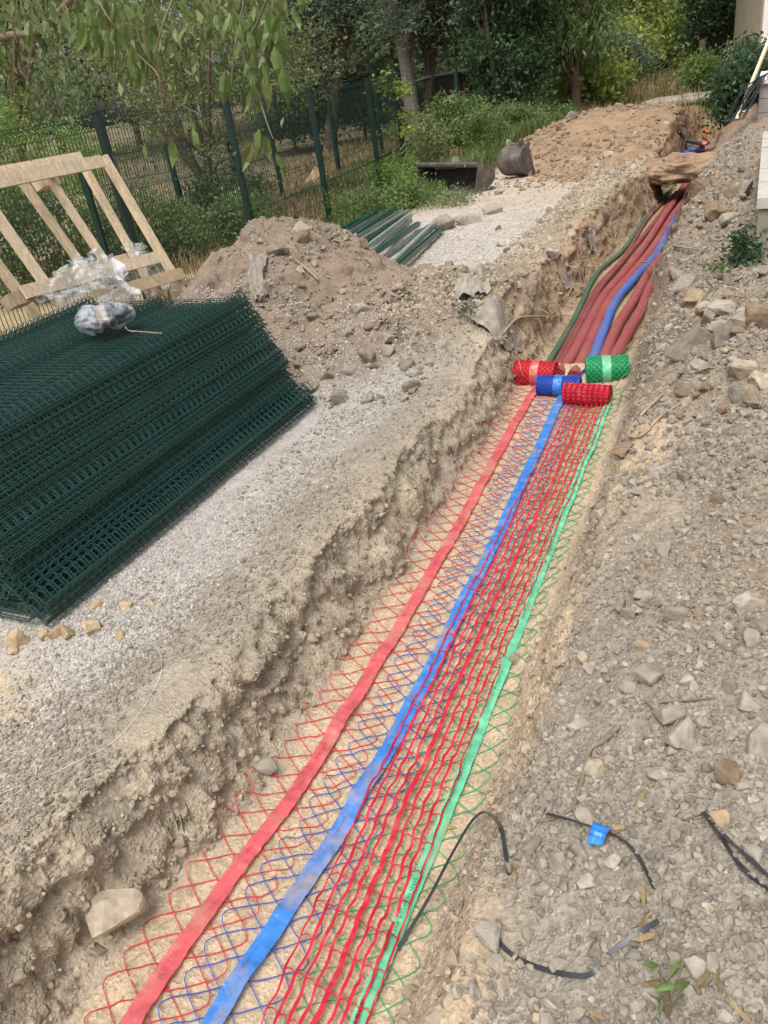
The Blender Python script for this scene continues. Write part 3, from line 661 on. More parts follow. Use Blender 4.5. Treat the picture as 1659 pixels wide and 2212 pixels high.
def smooth_fn(fn):
    g = np.linspace(-.2, 5.5, 400); v = np.convolve(np.pad(fn(g), 20, 'edge'), np.ones(41)/41, 'valid')
    return lambda y: np.interp(y, g, v)
tx_red, tx_blu, tx_slot, tx_grn, tx_gnet = map(smooth_fn, (tx_red, tx_blu, tx_slot, tx_grn, tx_gnet))
def lay(x, y, lift, seed=0, amp=.006): return gz(x, y) + lift + amp*np.abs(fbm2(x*9+seed, y*9, 2, 400+seed))
def diamond_net(name, mat, parent, cx, half, y0, y1, lift, seed, N=5, d=.092, r=.0017):
    P = N*d; mb = MB(); rr = np.random.default_rng(seed)
    for k in range(N):
        y = np.arange(y0, y1, P/26)
        ph = (y/P + k/N) % 1.0
        tri = np.arcsin(.95*np.sin(2*math.pi*ph))/math.asin(.95)
        x = cx(y) + half*tri + .016*fbm2(y*3, y*0+k, 2, seed+k) + .010*fbm2(y*1.2, y*0, 2, seed)
        yy_ = y + .012*fbm2(y*2.2, y*0+k*2.3, 2, seed+9)
        # a few loops curl up
        z = lay(x, yy_, lift, seed) + .010*sst(.75, 1, np.abs(tri))*np.clip(fbm2(y*4, y*0+k, 2, seed+30)+.2, 0, 1)
        mb.tube(np.stack([x, yy_, z], 1), r, 4, False)
    return mb.build(name, mat, parent)
def tape(name, mat, parent, cx, half, y0, y1, lift, seed):
    y = np.arange(y0, y1, .012); mb = MB(); w = np.linspace(-1, 1, 7)
    rows = []
    zc = lay(cx(y), y, 0, seed, .004); zc = np.maximum(zc, np.convolve(np.pad(zc, 8, 'edge'), np.ones(17)/17, 'valid'))
    for u in w:
        x = cx(y)+u*half*(1+.05*fbm2(y*2, y*0, 2, seed)) + .004*fbm2(y*3, y*0, 2, seed+1)
        crk = .011*np.abs(fbm2(x*26, y*22, 3, seed+2)) + .006*fbm2(y*6, y*0+u*.5, 2, seed+3)
        rows.append(np.stack([x, y, np.maximum(zc+lift+crk, gz(x, y)+.004)], 1))
    mb.grid(np.stack(rows, 1)); return mb.build(name, mat, parent, True)
def print_text(parent, s, y, cx, size, lift, flip=1, ink=None):
    cu = bpy.data.curves.new('print', 'FONT'); cu.body = s; cu.size = size; cu.align_x = 'CENTER'; cu.align_y = 'CENTER'; cu.resolution_u = 2
    tmp = bpy.data.objects.new('print', cu); COL.objects.link(tmp)
    bpy.context.view_layer.update()
    me = bpy.data.meshes.new_from_object(tmp.evaluated_get(bpy.context.evaluated_depsgraph_get()))
    bpy.data.objects.remove(tmp); bpy.data.curves.remove(cu)
    V = np.array([v.co[:] for v in me.vertices]); yy_ = y+flip*V[:, 0]; xx_ = cx(yy_)-flip*V[:, 1]
    V2 = np.stack([xx_, yy_, lift(xx_, yy_)], 1); me.vertices.foreach_set('co', V2.astype(np.float32).ravel())
    return link('print', me, ink or M_INK, parent)
def roll(kind, mat, core, tmat, parent, c, ang, L, R, tapeu=.5):
    """a roll of net lying across the trench, axis along 'ang' from +X"""
    ax = np.array([math.cos(ang), math.sin(ang), 0]); n = np.array([-math.sin(ang), math.cos(ang), 0]); up = np.array([0, 0, 1.0]); c = np.asarray(c, float)
    def pt(u, th, r): return c[None]+np.asarray(u)[:, None]*ax + np.asarray(r)[:, None]*(np.cos(th)[:, None]*n+np.sin(th)[:, None]*up)
    wob = lambda u, th: 1+.035*np.sin(2*th+u*9)+.03*fbm2(u*12, th*1.5, 2, 7)
    mb = MB(); th = np.linspace(0, 2*math.pi, 41)[:-1]; us = np.linspace(-L/2, L/2, 15)
    rows = [pt(np.full(40, u), th, R*.94*wob(np.full(40, u), th)*(1 if abs(u) < L/2-.001 else .97)) for u in us]
    mb.grid(np.stack(rows), True)
    for u in (-L/2, L/2):           # coiled ends
        tt = np.linspace(0, 2*math.pi*6, 150); rr = R*(.22+.72*tt/tt[-1])
        mb.tube(pt(np.full(150, u), tt, rr), .0035, 4)
    base = mb.build('roll', core, parent, True)
    sb = MB()
    if kind == 'diamond':
        for k in range(15):
            for sg in (1, -1):
                u = np.linspace(-L/2, L/2, 22); t2 = k*2*math.pi/15 + sg*u/R*1.0
                sb.tube(pt(u, t2, R*np.array([wob(a, b) for a, b in zip(u, t2)])*np.where(sg > 0, 1.0, .985)), .0034, 4)
        for e in (-1, 1):
            t2 = np.linspace(0, 2*math.pi, 160); sb.tube(pt(e*(L/2-.004*np.abs(np.sin(t2*9))), t2, R*np.full(160, 1.0)), .003, 4)
    else:
        for u0 in np.linspace(-L/2+.008, L/2-.008, 9):
            t2 = np.linspace(0, 2*math.pi, 60); w = .0085 if abs(u0) > .01 else .012
            a = pt(np.full(60, u0-w), t2, R*1.02+.004*np.sin(t2*17)); b = pt(np.full(60, u0+w), t2, R*1.02+.004*np.sin(t2*17+1)); sb.ribbon(a, b)
        for k in range(34):
            u = np.linspace(-L/2, L/2, 10); sb.tube(pt(u, np.full(10, k*2*math.pi/34), np.full(10, R)), .003, 4)
    sb.build('roll_strands', mat, parent)
    if tmat:
        t2 = np.linspace(0, 2*math.pi, 60); w = .03; u0 = (tapeu-.5)*L
        P = np.stack([pt(np.full(60, u0+a), t2, R*1.045*np.array([wob(u0, b) for b in t2])+.002*np.sin(t2*7+a*60)) for a in (-w, -w/2, 0, w/2, w)])
        m2 = MB(); m2.grid(P); m2.build('roll_tape', tmat, parent, True)
t = thing('warning_net', 'red diamond warning net with pink-red tape unrolled along left side of trench', 'warning net', (-1.3, .3, 0), group='warning nets unrolled in the trench')
def at0(p): return (p.location[0], p.location[1], p.location[2])
def child_fix(o):
    """keep world placement of parts whose vertices are in world space"""
    for ch in o.children: ch.matrix_parent_inverse = Matrix.Translation(o.location).inverted() if not any(o.rotation_euler) else (Matrix.Translation(o.location) @ o.rotation_euler.to_matrix().to_4x4()).inverted()
diamond_net('net', M_RED, t, tx_red, .155, .1, 5.28, .006, 5)
tape('tape', M_REDT, t, tx_red, .029, .1, 5.26, .012, 6)
for y in np.arange(.8, 4.6, .42): print_text(t, 'NF EN 12 613', y, tx_red, .013, lambda x, y_: lay(x, y_, .030, 6), ink=M_INKR)
RP = at_y(1157, 806, 5.32); roll('diamond', M_RED, M_REDC, M_REDT, t, RP, math.radians(-4), .30, .088, .53)
# frayed end of the red roll
mb = MB()
for k in range(26):
    a = np.array([RP[0]+.13, RP[1]-.03, RP[2]+random.uniform(-.04, .05)]); b = a+np.array([random.uniform(.02, .10), random.uniform(-.06, .02), random.uniform(-.05, .03)])
    mb.tube(smooth_path([a, (a+b)/2+np.array([0, 0, .015]), b], 6), .0016, 4)
mb.build('frayed_end', M_RED, t); child_fix(t)
t = thing('warning_net', 'blue diamond warning net with bright blue tape unrolled along middle of trench', 'warning net', (-1.1, .3, 0), group='warning nets unrolled in the trench')
diamond_net('net', M_BLU, t, lambda y: tx_blu(y)-.01, .15, .1, 5.05, .010, 25)
tape('tape', M_BLUT, t, tx_blu, .030, .1, 5.1, .018, 26)
for y in np.arange(.9, 4.6, .47): print_text(t, 'NF EN 12 613', y, tx_blu, .013, lambda x, y_: lay(x, y_, .036, 26), ink=M_INKB)
BP = at_y(1207, 832, 5.14); roll('diamond', M_BLU, M_BLUC, M_BLUT, t, BP, math.radians(0), .30, .066, .5)
child_fix(t)
t = thing('warning_net', 'green diamond warning net with mint green tape unrolled along right side of trench', 'warning net', (-.8, .3, 0), group='warning nets unrolled in the trench')
diamond_net('net', M_GRN, t, tx_gnet, .15, .1, 5.3, .005, 35)
tape('tape', M_GRNT, t, tx_grn, .021, .1, 5.1, .014, 36)
GP = at_y(1311, 797, 5.42); roll('diamond', M_GRN, M_GRNC, M_GRNT, t, GP, math.radians(14), .29, .092, .48)
for y in (.78, 1.15, 1.62, 2.1, 2.65, 3.2, 3.8):
    print_text(t, random.choice(['PLYMGE 2024  63/1 NF EN 12 613']), y, tx_grn, .016, lambda x, y_: lay(x, y_, .034, 36))
child_fix(t)
t = thing('warning_net', 'red slotted warning net lying over the green one in the trench', 'warning net', (-.9, .3, 0), group='warning nets unrolled in the trench')
mb = MB(); y = np.arange(.1, 5.0, .014); half = .136
for k in range(9):
    o = -half + 2*half*k/8; w = .0042 if k not in (0, 8) else .0026
    if k == 4: w = .0075
    wv = .0022*np.sin(y*2*math.pi/.105+k*.2) + .004*fbm2(y*6, y*0+k, 2, 60+k)
    sq = 1.0
    x = tx_slot(y)+o*sq+wv+.008*fbm2(y*1.3, y*0, 2, 70)
    z = lay(x, y, .026, 70, .010)+.008*np.abs(np.sin(y*2*math.pi/.21+k))*vn2(y*2, y*0+k, 71)
    tw = .5+.5*np.sin(y*2*math.pi/.105*.5+k)
    mb.ribbon(np.stack([x-w, y, z+.004*tw], 1), np.stack([x+w, y, z-.002*tw], 1))
mb.build('long_strips', M_SLOT, t, True)
mb = MB()
for yc in np.arange(.15, 4.95, .105):
    o = np.linspace(-half, half, 33); bow = .010*np.abs(np.sin(o/half*4*math.pi))
    y_ = yc - .05*(o/half)*.3 + bow + .008*np.sin(yc*3); sq = 1.0
    x = tx_slot(y_)+o*sq; z = lay(x, y_, .026, 70, .010)
    mb.tube(np.stack([x, y_, z], 1), .0019, 4, False)
mb.build('cross_strips', M_SLOT, t)
SP = at_y(1268, 851, 4.98); roll('slot', M_SLOT, M_REDC, None, t, SP, math.radians(-6), .31, .066)
child_fix(t)
# ------------------------------------------------------------------ conduits
def conduit_mat(name, col):
    m, N, L, B = new_mat(name)
    tc = N.new('ShaderNodeTexCoord'); wv = N.new('ShaderNodeTexWave'); wv.bands_direction = 'Y'; wv.inputs['Scale'].default_value = 26; wv.inputs['Distortion'].default_value = .4
    L.new(tc.outputs['Object'], wv.inputs['Vector'])
    bp = N.new('ShaderNodeBump'); bp.inputs['Strength'].default_value = .9; bp.inputs['Distance'].default_value = .015; L.new(wv.outputs['Fac'], bp.inputs['Height']); L.new(bp.outputs[0], B.inputs['Normal'])
    n = N.new('ShaderNodeTexNoise'); n.inputs['Scale'].default_value = 3.5; n.inputs['Detail'].default_value = 8; n.inputs['Roughness'].default_value = .7; L.new(tc.outputs['Object'], n.inputs['Vector'])
    ge = N.new('ShaderNodeNewGeometry'); sp = N.new('ShaderNodeSeparateXYZ'); L.new(ge.outputs['Normal'], sp.inputs[0])
    r = N.new('ShaderNodeMapRange'); r.inputs[1].default_value = .35; r.inputs[2].default_value = .75; r.inputs[3].default_value = .05; r.inputs[4].default_value = .42; L.new(n.outputs['Fac'], r.inputs[0])
    mx = N.new('ShaderNodeMix'); mx.data_type = 'RGBA'; mx.inputs[6].default_value = (*col, 1); mx.inputs[7].default_value = (.47, .32, .26, 1); L.new(r.outputs[0], mx.inputs[0]); L.new(mx.outputs[2], B.inputs['Base Color'])
    B.inputs['Roughness'].default_value = .6
    return m
M_PR = conduit_mat('red_conduit', (.50, .06, .065)); M_PB = conduit_mat('blue_conduit', (.04, .20, .74)); M_PG = conduit_mat('green_conduit', (.02, .17, .075)); M_PDR = conduit_mat('dark_red_conduit', (.33, .03, .035))
def conduit(name, mat, r, px, label, end=None):
    """px: centre line in photo pixels, resting on the floor"""
    pts = []
    for q in px:
        x, y = q[:2]; lift = q[2] if len(q) > 2 else 0
        p = at_z(x, y, r+lift); 
        f = float(floor_z(np.array(p[0]), np.array(p[1]), False)); p = at_z(x, y, f+r+lift); pts.append(p)
    pts = smooth_path(pts, 90)
    mb = MB(); mb.tube(pts, r, 14); o = mb.build(name, mat, None, True)
    return tag(o, label, 'pipe', 'conduits laid in the trench')
conduit('conduit', M_PG, .026, [(1176, 800), (1190, 775), (1240, 690), (1290, 590), (1350, 535), (1405, 455), (1435, 425), (1470, 385), (1490, 360)], 'thin dark green pipe along left side of the trench')
conduit('conduit', M_PDR, .022, [(1192, 800), (1206, 775), (1244, 705), (1290, 620), (1350, 553), (1400, 470), (1440, 430)], 'thin dark red pipe next to the green pipe')
conduit('conduit', M_PDR, .030, [(1198, 805), (1216, 775), (1252, 705), (1297, 622), (1342, 568), (1390, 510), (1440, 446), (1470, 408), (1492, 368)], 'dark red pipe second from the green one')
conduit('conduit', M_PR, .046, [(1205, 810), (1232, 775), (1264, 715), (1305, 640), (1352, 585), (1400, 520), (1442, 455), (1470, 418), (1500, 372)], 'thick red pipe left of centre in the trench')
conduit('conduit', M_PR, .048, [(1238, 815), (1259, 775), (1286, 715), (1318, 650), (1368, 590), (1412, 535), (1452, 470), (1482, 428), (1508, 385)], 'thick red pipe directly left of the blue pipe')
conduit('conduit', M_PB, .042, [(1266, 810), (1281, 775), (1305, 710), (1330, 650), (1372, 600), (1420, 545), (1450, 480), (1468, 445)], 'blue pipe in the middle of the trench')
conduit('conduit', M_PR, .045, [(1293, 808), (1304, 775), (1334, 705), (1368, 650), (1395, 600), (1428, 555)], 'red pipe right of the blue pipe')
conduit('conduit', M_PR, .045, [(1315, 812), (1326, 775), (1356, 720), (1384, 670), (1400, 630), (1420, 590)], 'outermost red pipe against the right slope')
conduit('conduit', M_PG, .027, [(1334, 800), (1340, 765), (1353, 725), (1366, 690)], 'short green pipe at foot of the right slope')
# far hole beyond the bridge
def free_tube(name, mat, r, pts, label, cat='pipe', group=None, n=40, sides=10):
    mb = MB(); mb.tube(smooth_path(pts, n), r, sides); return tag(mb.build(name, mat, None, True), label, cat, group)
far = lambda px, py, dz=.05: at_z(px, py, -.05+dz)
for i, (mt, r, px, lb) in enumerate([
    (M_PB, .07, [(1478, 332, .1), (1500, 337, .2), (1520, 342, .2), (1545, 338, .3)], 'blue pipe bend in the far hole beyond the bridge'),
    (M_PR, .055, [(1500, 335, .1), (1520, 328, .3), (1545, 325, .45)], 'red pipe in the far hole beyond the bridge'),
    (M_PR, .05, [(1498, 322, .15), (1512, 318, .4), (1522, 305, .7)], 'upright red pipe end in the far hole'),
    (M_PG, .05, [(1510, 343, .15), (1528, 340, .2), (1542, 332, .4)], 'green pipe in the far hole beyond the bridge'),
    (M_PB, .05, [(1485, 322, .1), (1500, 326, .3), (1516, 318, .5)], 'thin blue pipe beside the upright red end')]):
    free_tube('conduit', mt, r, [at_z(a, b, c-.1) for a, b, c in px], lb, group='pipes in the far hole')
M_BLK = simple('black_cable', (.02, .022, .025), .45)
free_tube('hose', simple('dark_hose', (.05, .07, .07), .5), .035, [at_z(1468, 282, .5), at_z(1478, 300, .25), at_z(1500, 308, .2), at_z(1530, 310, .25)], 'dark hose curving across the far excavation', 'hose')
# bridge of earth left across the trench
def earth_lump(name, c, size, seed, mat, sub=4, rough=.35, flat=1.0):
    bm = bmesh.new(); bmesh.ops.create_icosphere(bm, subdivisions=sub, radius=1)
    V = np.array([v.co[:] for v in bm.verts]); V = np.sign(V)*np.abs(V)**flat
    V = V*np.array(size)/2+0; W = V+np.asarray(c)
    d = fbm3(W[:, 0]*5, W[:, 1]*5, W[:, 2]*7, 6, seed); l = np.linalg.norm(V, axis=1, keepdims=True)
    W = W + V/np.maximum(l, 1e-6)*(d*rough*min(size))[:, None]
    for v, p in zip(bm.verts, W): v.co = p
    me = bpy.data.meshes.new(name); bm.to_mesh(me); bm.free()
    me.polygons.foreach_set('use_smooth', np.ones(len(me.polygons), bool))
    return link(name, me, mat)
M_DIRT = simple('bridge_earth', (.29, .20, .13), .95, .35, 9, 1.0, 40, spec=.1)
b = earth_lump('earth_bridge', (-1.02, 13.5, .32), (1.6, 1.2, .32), 9, M_DIRT, 6, .55, .6); b['kind'] = 'structure'
# ------------------------------------------------------------------ green mesh panels: stack and fence
def green_paint(name, col, rough=.35):
    return simple(name, col, rough, .12, 8, 0.0, dirt=None)
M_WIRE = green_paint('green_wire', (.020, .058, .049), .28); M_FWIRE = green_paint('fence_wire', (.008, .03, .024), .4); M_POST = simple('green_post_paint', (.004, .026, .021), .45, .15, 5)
def panel_profile(H, folds, depth=.052, fw=.10):
    pts = [(0, 0)]
    for f in folds: pts += [(f-fw/2, 0), (f-fw/2+.008, depth*.25), (f-.012, depth), (f+.012, depth), (f+fw/2-.008, depth*.25), (f+fw/2, 0)]
    pts.append((H, 0)); return pts
def wire_meshes(H, W, folds, r=.0030):
    """vertical wire along +v with its kinks, horizontal wire along u"""
    pr = panel_profile(H, folds); mb = MB(); mb.tube([(0, v, z) for v, z in pr], r, 4); vm = mb.mesh('vertical_wire')
    mb = MB(); mb.tube([(0, 0, 0), (W/2, 0, 0), (W, 0, 0)], r, 4); hm = mb.mesh('horizontal_wire')
    hs = set()
    for f in folds: hs |= {round(f-.05, 3), round(f+.05, 3)}
    g = sorted([0.012, H-.012]+list(hs)); out = list(g)
    for a, b in zip(g[:-1], g[1:]):
        n = int(round((b-a)/.2))
        for k in range(1, n): out.append(a+(b-a)*k/n)
    # near a fold the wire rides on the kinked profile; both lie in the panel plane
    return vm, hm, sorted(out)
def joined_panel(vm, hm, hs, W, step):
    """all wires of one panel as one mesh"""
    mb = MB()
    for me, offs in ((vm, [(u, 0, 0) for u in np.arange(0, W+.001, step)]), (hm, [(0, v, .0052) for v in hs])):
        V = np.array([v.co[:] for v in me.vertices]); Q = [p.vertices[:] for p in me.polygons if len(p.vertices) == 4]; T = [p.vertices[:] for p in me.polygons if len(p.vertices) == 3]
        for o in offs: mb.add(V+np.array(o), Q, T)
    return mb.mesh('wire_mesh')
PWID = 2.5; SH = 1.53; SF = (.07, .76, 1.45)
vmS, hmS, hsS = wire_meshes(SH, PWID, SF)
for me in (vmS, hmS): me.materials.append(M_WIRE)
jm = joined_panel(vmS, hmS, hsS, PWID, .05); jm.materials.append(M_WIRE)
n_pan = 66; z0 = float(gz(-3.2, 3.0))+.035
for k in range(n_pan):
    f = k/(n_pan-1)
    if k < 9: sh = .0+.008*k*(k % 2); ext = 0.0
    elif k < 24: sh = .11+.007*(k-9); ext = .0
    else: sh = .175+.0079*(k-24); ext = .02+.0024*(k-24)
    jx = random.uniform(-.012, .012); jy = random.uniform(-.035, .035)
    which = 'topmost of the stack under the wrapped bundle' if k == n_pan-1 else ('lowest in the stack on the gravel' if k == 0 else None)
    if which: lb = 'dark green welded wire fence panel, ' + which
    elif k == 8: lb = 'green wire panel whose ladder fold tops the low front step of the stack'
    elif k == 23: lb = 'green wire panel at the ledge halfway up the stack'
    else: lb = ['green wire fence panel in the low front layer of the stack', 'green wire fence panel in the set back middle of the stack', 'green wire fence panel in the upper part of the stack'][0 if k < 9 else (1 if k < 24 else 2)]
    p = thing('welded_mesh_sheet', lb, 'fence panel', (-2.64-sh-jx, 1.80+ext+jy+.05*f, z0+.0104*k), (0, 0, math.radians(90+random.uniform(-.4, .4))), 'fence panels lying in a stack')
    # local u -> +Y, v -> -X
    if k in (0, 8, n_pan-2, n_pan-1):
        for i in range(51): link('vertical_wire', vmS, None, p, (i*.05, 0, 0))
        for v in hsS: link('horizontal_wire', hmS, None, p, (0, v, .0052))
    else:
        o = link('wire_mesh', jm, None, p); o['kind'] = 'stuff'
# standing fence
FH = 1.93; FF = (.10, .68, 1.26, 1.84)
vmF, hmF, hsF = wire_meshes(FH, 2.45, FF, .0034)
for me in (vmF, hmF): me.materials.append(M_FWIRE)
hb = MB()
for v in hsF: hb.tube([(0, v, .0052), (1.2, v, .0052), (2.45, v, .0052)], .0036, 4)
hbm = hb.mesh('panel'); hbm.materials.append(M_FWIRE)
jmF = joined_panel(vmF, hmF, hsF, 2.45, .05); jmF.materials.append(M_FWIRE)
def post_mesh(h, w=.074):
    mb = MB(); mb.box((0, 0, h/2), (w, w, h)); mb.box((w*.5+.006, 0, h/2), (.012, w*.45, h-.01)); return mb.mesh('post')
def fence(label, pts, base, fine, group=None, hh=2.0, own=True):
    f = thing('wire_fence', label, 'fence', (*pts[0], base[0]), group=group)
    inv = Matrix.Translation(f.location).inverted()
    pm = post_mesh(hh+.12); pm.materials.append(M_POST)
    for i, p in enumerate(pts):
        o = link('post', pm, None, f, (p[0], p[1], base[i]-.1)); o.matrix_parent_inverse = inv
        a = pts[min(i+1, len(pts)-1)]; b = pts[max(i-1, 0)]; o.rotation_euler.z = math.atan2(a[1]-b[1], a[0]-b[0])
        c = MB(); c.box((0, 0, hh+.128), (.094, .094, .016)); cap = c.build('post_cap', M_BLK, o)
    for i in range(len(pts)-1):
        a = np.array([*pts[i], base[i]+.08]); b = np.array([*pts[i+1], base[i+1]+.08]); d = b-a; L = np.linalg.norm(d)
        u = d/L; x = u; n = np.cross(x, [0, 0, 1]); n /= np.linalg.norm(n); v = np.cross(n, x)
        M = Matrix(((x[0], v[0], n[0], a[0]), (x[1], v[1], n[1], a[1]), (x[2], v[2], n[2], a[2]), (0, 0, 0, 1)))
        S = Matrix.Diagonal((L/2.5, 1, 1, 1)); off = Matrix.Translation((.025, 0, .03))
        if fine[i]:
            o = link('panel', hbm, None, f); o.matrix_parent_inverse = inv; o.matrix_basis = M @ S @ off
            for k in range(50): link('vertical_wire', vmF, None, o, (k*.05, 0, 0))
        else:
            o = link('panel', jmF, None, f); o.matrix_parent_inverse = inv; o.matrix_basis = M @ S @ off; o['kind'] = 'stuff'
    return f
FP = [(-5.92-.161*k, 6.63+2.495*k) for k in (-2, -1, 0, 1, 2, 3)] + [(-6.55, 15.75)]
fence('dark green welded wire fence on posts behind the stack and the near heap', FP, [.16, .16, .20, .13, .13, .16, .20], [0, 1, 1, 1, 1, 1, 0])
RF = [(-8.2, 8.6), (-8.75, 11.2), (-9.2, 13.6), (-9.68, 16.0), (-9.3, 18.2), (-8.9, 20.0), (-6.9, 20.4)]
fence('farther green wire fence round the dry grass enclosure', RF, [-.25, -.27, -.27, -.25, -.1, .03, .1], [0]*6, hh=1.93)
# ------------------------------------------------------------------ green posts stacked on the path
M_STEEL = simple('weathered_post_green', (.19, .23, .20), .4, .25, 14, .1, 60, dirt=(.42, .37, .30), dirt_scale=4, dirt_amt=.35, rand=.35)
M_STEELD = simple('dark_post_green', (.012, .07, .05), .35, .2, 14, rand=.3)
def post_profile(L, flip):
    mb = MB(); s = -1 if flip else 1
    mb.box((0, 0, .004), (.062, L, .008)); mb.box((-.028, 0, .026*s+.004), (.006, L, .046)); mb.box((.028, 0, .026*s+.004), (.006, L, .046)); mb.box((-.020, 0, .050*s+.002), (.016, L, .006)); mb.box((.020, 0, .050*s+.002), (.016, L, .006))
    return mb.mesh('profile')
PPm = [post_profile(2.3, False), post_profile(2.3, True)]
nt_ = MB()
for k in range(40): nt_.box((.018, -1.0+k*.05, .054), (.012, .022, .006))
NTm = nt_.mesh('notches'); NTm.materials.append(M_BLK)
PLB = ['nearest the white gravel', 'second from the white gravel', 'third from the white gravel', 'fourth from the white gravel', 'fifth from the white gravel', 'sixth from the white gravel', 'seventh from the white gravel', 'eighth from the white gravel', 'ninth from the white gravel', 'fourth from the fence', 'third from the fence', 'second from the fence', 'nearest the fence']
A0 = np.array([-3.42, 7.66]); A1 = np.array([-5.10, 9.35]); B0 = np.array([-3.66, 9.78]); B1 = np.array([-5.26, 11.4])
for k in range(13):
    f = k/12; a = A0+(A1-A0)*f+RNG.normal(0, .05, 2); b = B0+(B1-B0)*f+RNG.normal(0, .05, 2)
    c = (a+b)/2; ang = math.atan2(b[1]-a[1], b[0]-a[0])-math.pi/2
    zz = float(max(gz(*c), gz(*a), gz(*b)))+.05+.055*(k % 2)+.02*f*3
    p = thing('metal_post', 'green steel post in the row on the ground, '+PLB[k], 'fence post', (c[0], c[1], zz), (RNG.normal(0, .02), RNG.normal(0, .12), ang), 'steel posts laid side by side')
    m = PPm[k % 2].copy(); m.materials.clear(); m.materials.append(M_STEEL if (k % 3 and k < 11) else M_STEELD); link('profile', m, None, p)
    o = link('notches', NTm, None, p, (0, 0, 0 if k % 2 == 0 else -.046)); o['kind'] = 'stuff'
# ------------------------------------------------------------------ timber frame leaning behind the stack
def wood_mat(name, col):
    m, N, L, B = new_mat(name)
    tc = N.new('ShaderNodeTexCoord'); mp = N.new('ShaderNodeMapping'); mp.inputs['Scale'].default_value = (18, 18, 5); L.new(tc.outputs['Object'], mp.inputs[0])
    n = N.new('ShaderNodeTexNoise'); n.inputs['Scale'].default_value = 1.6; n.inputs['Detail'].default_value = 8; n.inputs['Distortion'].default_value = 1.2; L.new(mp.outputs[0], n.inputs['Vector'])
    cr = N.new('ShaderNodeValToRGB'); c = np.array(col)
    cr.color_ramp.elements[0].position = .3; cr.color_ramp.elements[0].color = (*c*.68, 1); cr.color_ramp.elements[1].position = .62; cr.color_ramp.elements[1].color = (*c*1.08, 1)
    oi = N.new('ShaderNodeObjectInfo'); hv = N.new('ShaderNodeHueSaturation'); r = N.new('ShaderNodeMapRange'); r.inputs[3].default_value = .82; r.inputs[4].default_value = 1.12
    L.new(oi.outputs['Random'], r.inputs[0]); L.new(r.outputs[0], hv.inputs['Value']); L.new(n.outputs['Fac'], cr.inputs[0]); L.new(cr.outputs[0], hv.inputs['Color']); L.new(hv.outputs[0], B.inputs['Base Color'])
    B.inputs['Roughness'].default_value = .75
    bp = N.new('ShaderNodeBump'); bp.inputs['Strength'].default_value = .3; bp.inputs['Distance'].default_value = .004; L.new(n.outputs['Fac'], bp.inputs['Height']); L.new(bp.outputs[0], B.inputs['Normal'])
    return m
M_WOOD = wood_mat('pale_timber', (.68, .54, .37)); M_WOODO = wood_mat('aged_timber', (.47, .35, .22))
def on_frame(px, py, off=0.0):
    """meet the leaning plane x + .4 (z - .25) = -4.77 - off"""
    d = ray(px, py); n = np.array([1, 0, .4]); t_ = (-4.77-off+.4*.25 - n @ CAMP)/(n @ d); return CAMP+d*t_
fr = thing('timber_crate', 'pale timber crate frame leaning against the wire fence behind the panel stack', 'crate', (-4.8, 5.4, .2))
NF = np.array([1, 0, .4])/math.hypot(1, .4)
def bar(name, a, b, w_, h_, off=0.0, mat=M_WOOD, ext=(0, 0)):
    A = on_frame(*a, off); B = on_frame(*b, off); d = (B-A)/np.linalg.norm(B-A); A = A-d*ext[0]; B = B+d*ext[1]
    mb = MB(); mb.beam(A, B, w_, h_, up=NF); return mb.build(name, mat, fr)
# upright legs (front plane), w sideways, h through the frame
bar('leg', (223, 338), (409, 653), .050, .075, 0, ext=(0, .25)); bar('leg', (106, 384), (230, 570), .05, .06, .02, ext=(0, .6)); bar('leg', (-12, 458), (159, 701), .055, .075, 0, ext=(.4, .3))
bar('leg', (57, 405), (180, 578), .065, .05, .16, ext=(.1, .6)); bar('leg', (190, 376), (275, 527), .065, .05, .16, ext=(.1, .7)); bar('leg', (-5, 572), (105, 716), .075, .05, .22, ext=(.5, .3))
bar('top_board', (-60, 403), (222, 348), .105, .024, -.045); bar('top_board', (-60, 385), (178, 340), .10, .024, .22); bar('top_block', (80, 398), (118, 391), .09, .10, .09)
bar('cross_board', (50, 632), (338, 556), .105, .024, -.045); bar('cross_board', (120, 598), (300, 552), .09, .024, .24)
bar('cross_board', (262, 627), (395, 590), .105, .024, -.07, M_WOODO); bar('cross_board', (300, 662), (420, 628), .09, .024, .10); bar('foot_block', (16, 655), (60, 640), .10, .12, .05, M_WOODO)
bar('slat', (335, 610), (375, 690), .05, .04, .0, M_WOODO); bar('slat', (312, 615), (345, 690), .05, .04, .05, M_WOODO); bar('slat', (385, 600), (425, 670), .05, .04, .06, M_WOODO)
child_fix(fr)
# torn plastic film round the frame
def film_mat(name, col=(.74, .76, .78), a=.30, rough=.16):
    m, N, L, B = new_mat(name)
    B.inputs['Base Color'].default_value = (*col, 1); B.inputs['Roughness'].default_value = rough; B.inputs['Specular IOR Level'].default_value = .9
    tc = N.new('ShaderNodeTexCoord'); n = N.new('ShaderNodeTexNoise'); n.inputs['Scale'].default_value = 9; n.inputs['Detail'].default_value = 6; n.inputs['Distortion'].default_value = 1.5; L.new(tc.outputs['Object'], n.inputs['Vector'])
    r = N.new('ShaderNodeMapRange'); r.inputs[1].default_value = .35; r.inputs[2].default_value = .68; r.inputs[3].default_value = a*.25; r.inputs[4].default_value = min(1, a*2.2); L.new(n.outputs['Fac'], r.inputs[0]); L.new(r.outputs[0], B.inputs['Alpha'])
    bp = N.new('ShaderNodeBump'); bp.inputs['Strength'].default_value = .9; bp.inputs['Distance'].default_value = .03; L.new(n.outputs['Fac'], bp.inputs['Height']); L.new(bp.outputs[0], B.inputs['Normal'])
    return m
M_FILM = film_mat('clear_film')
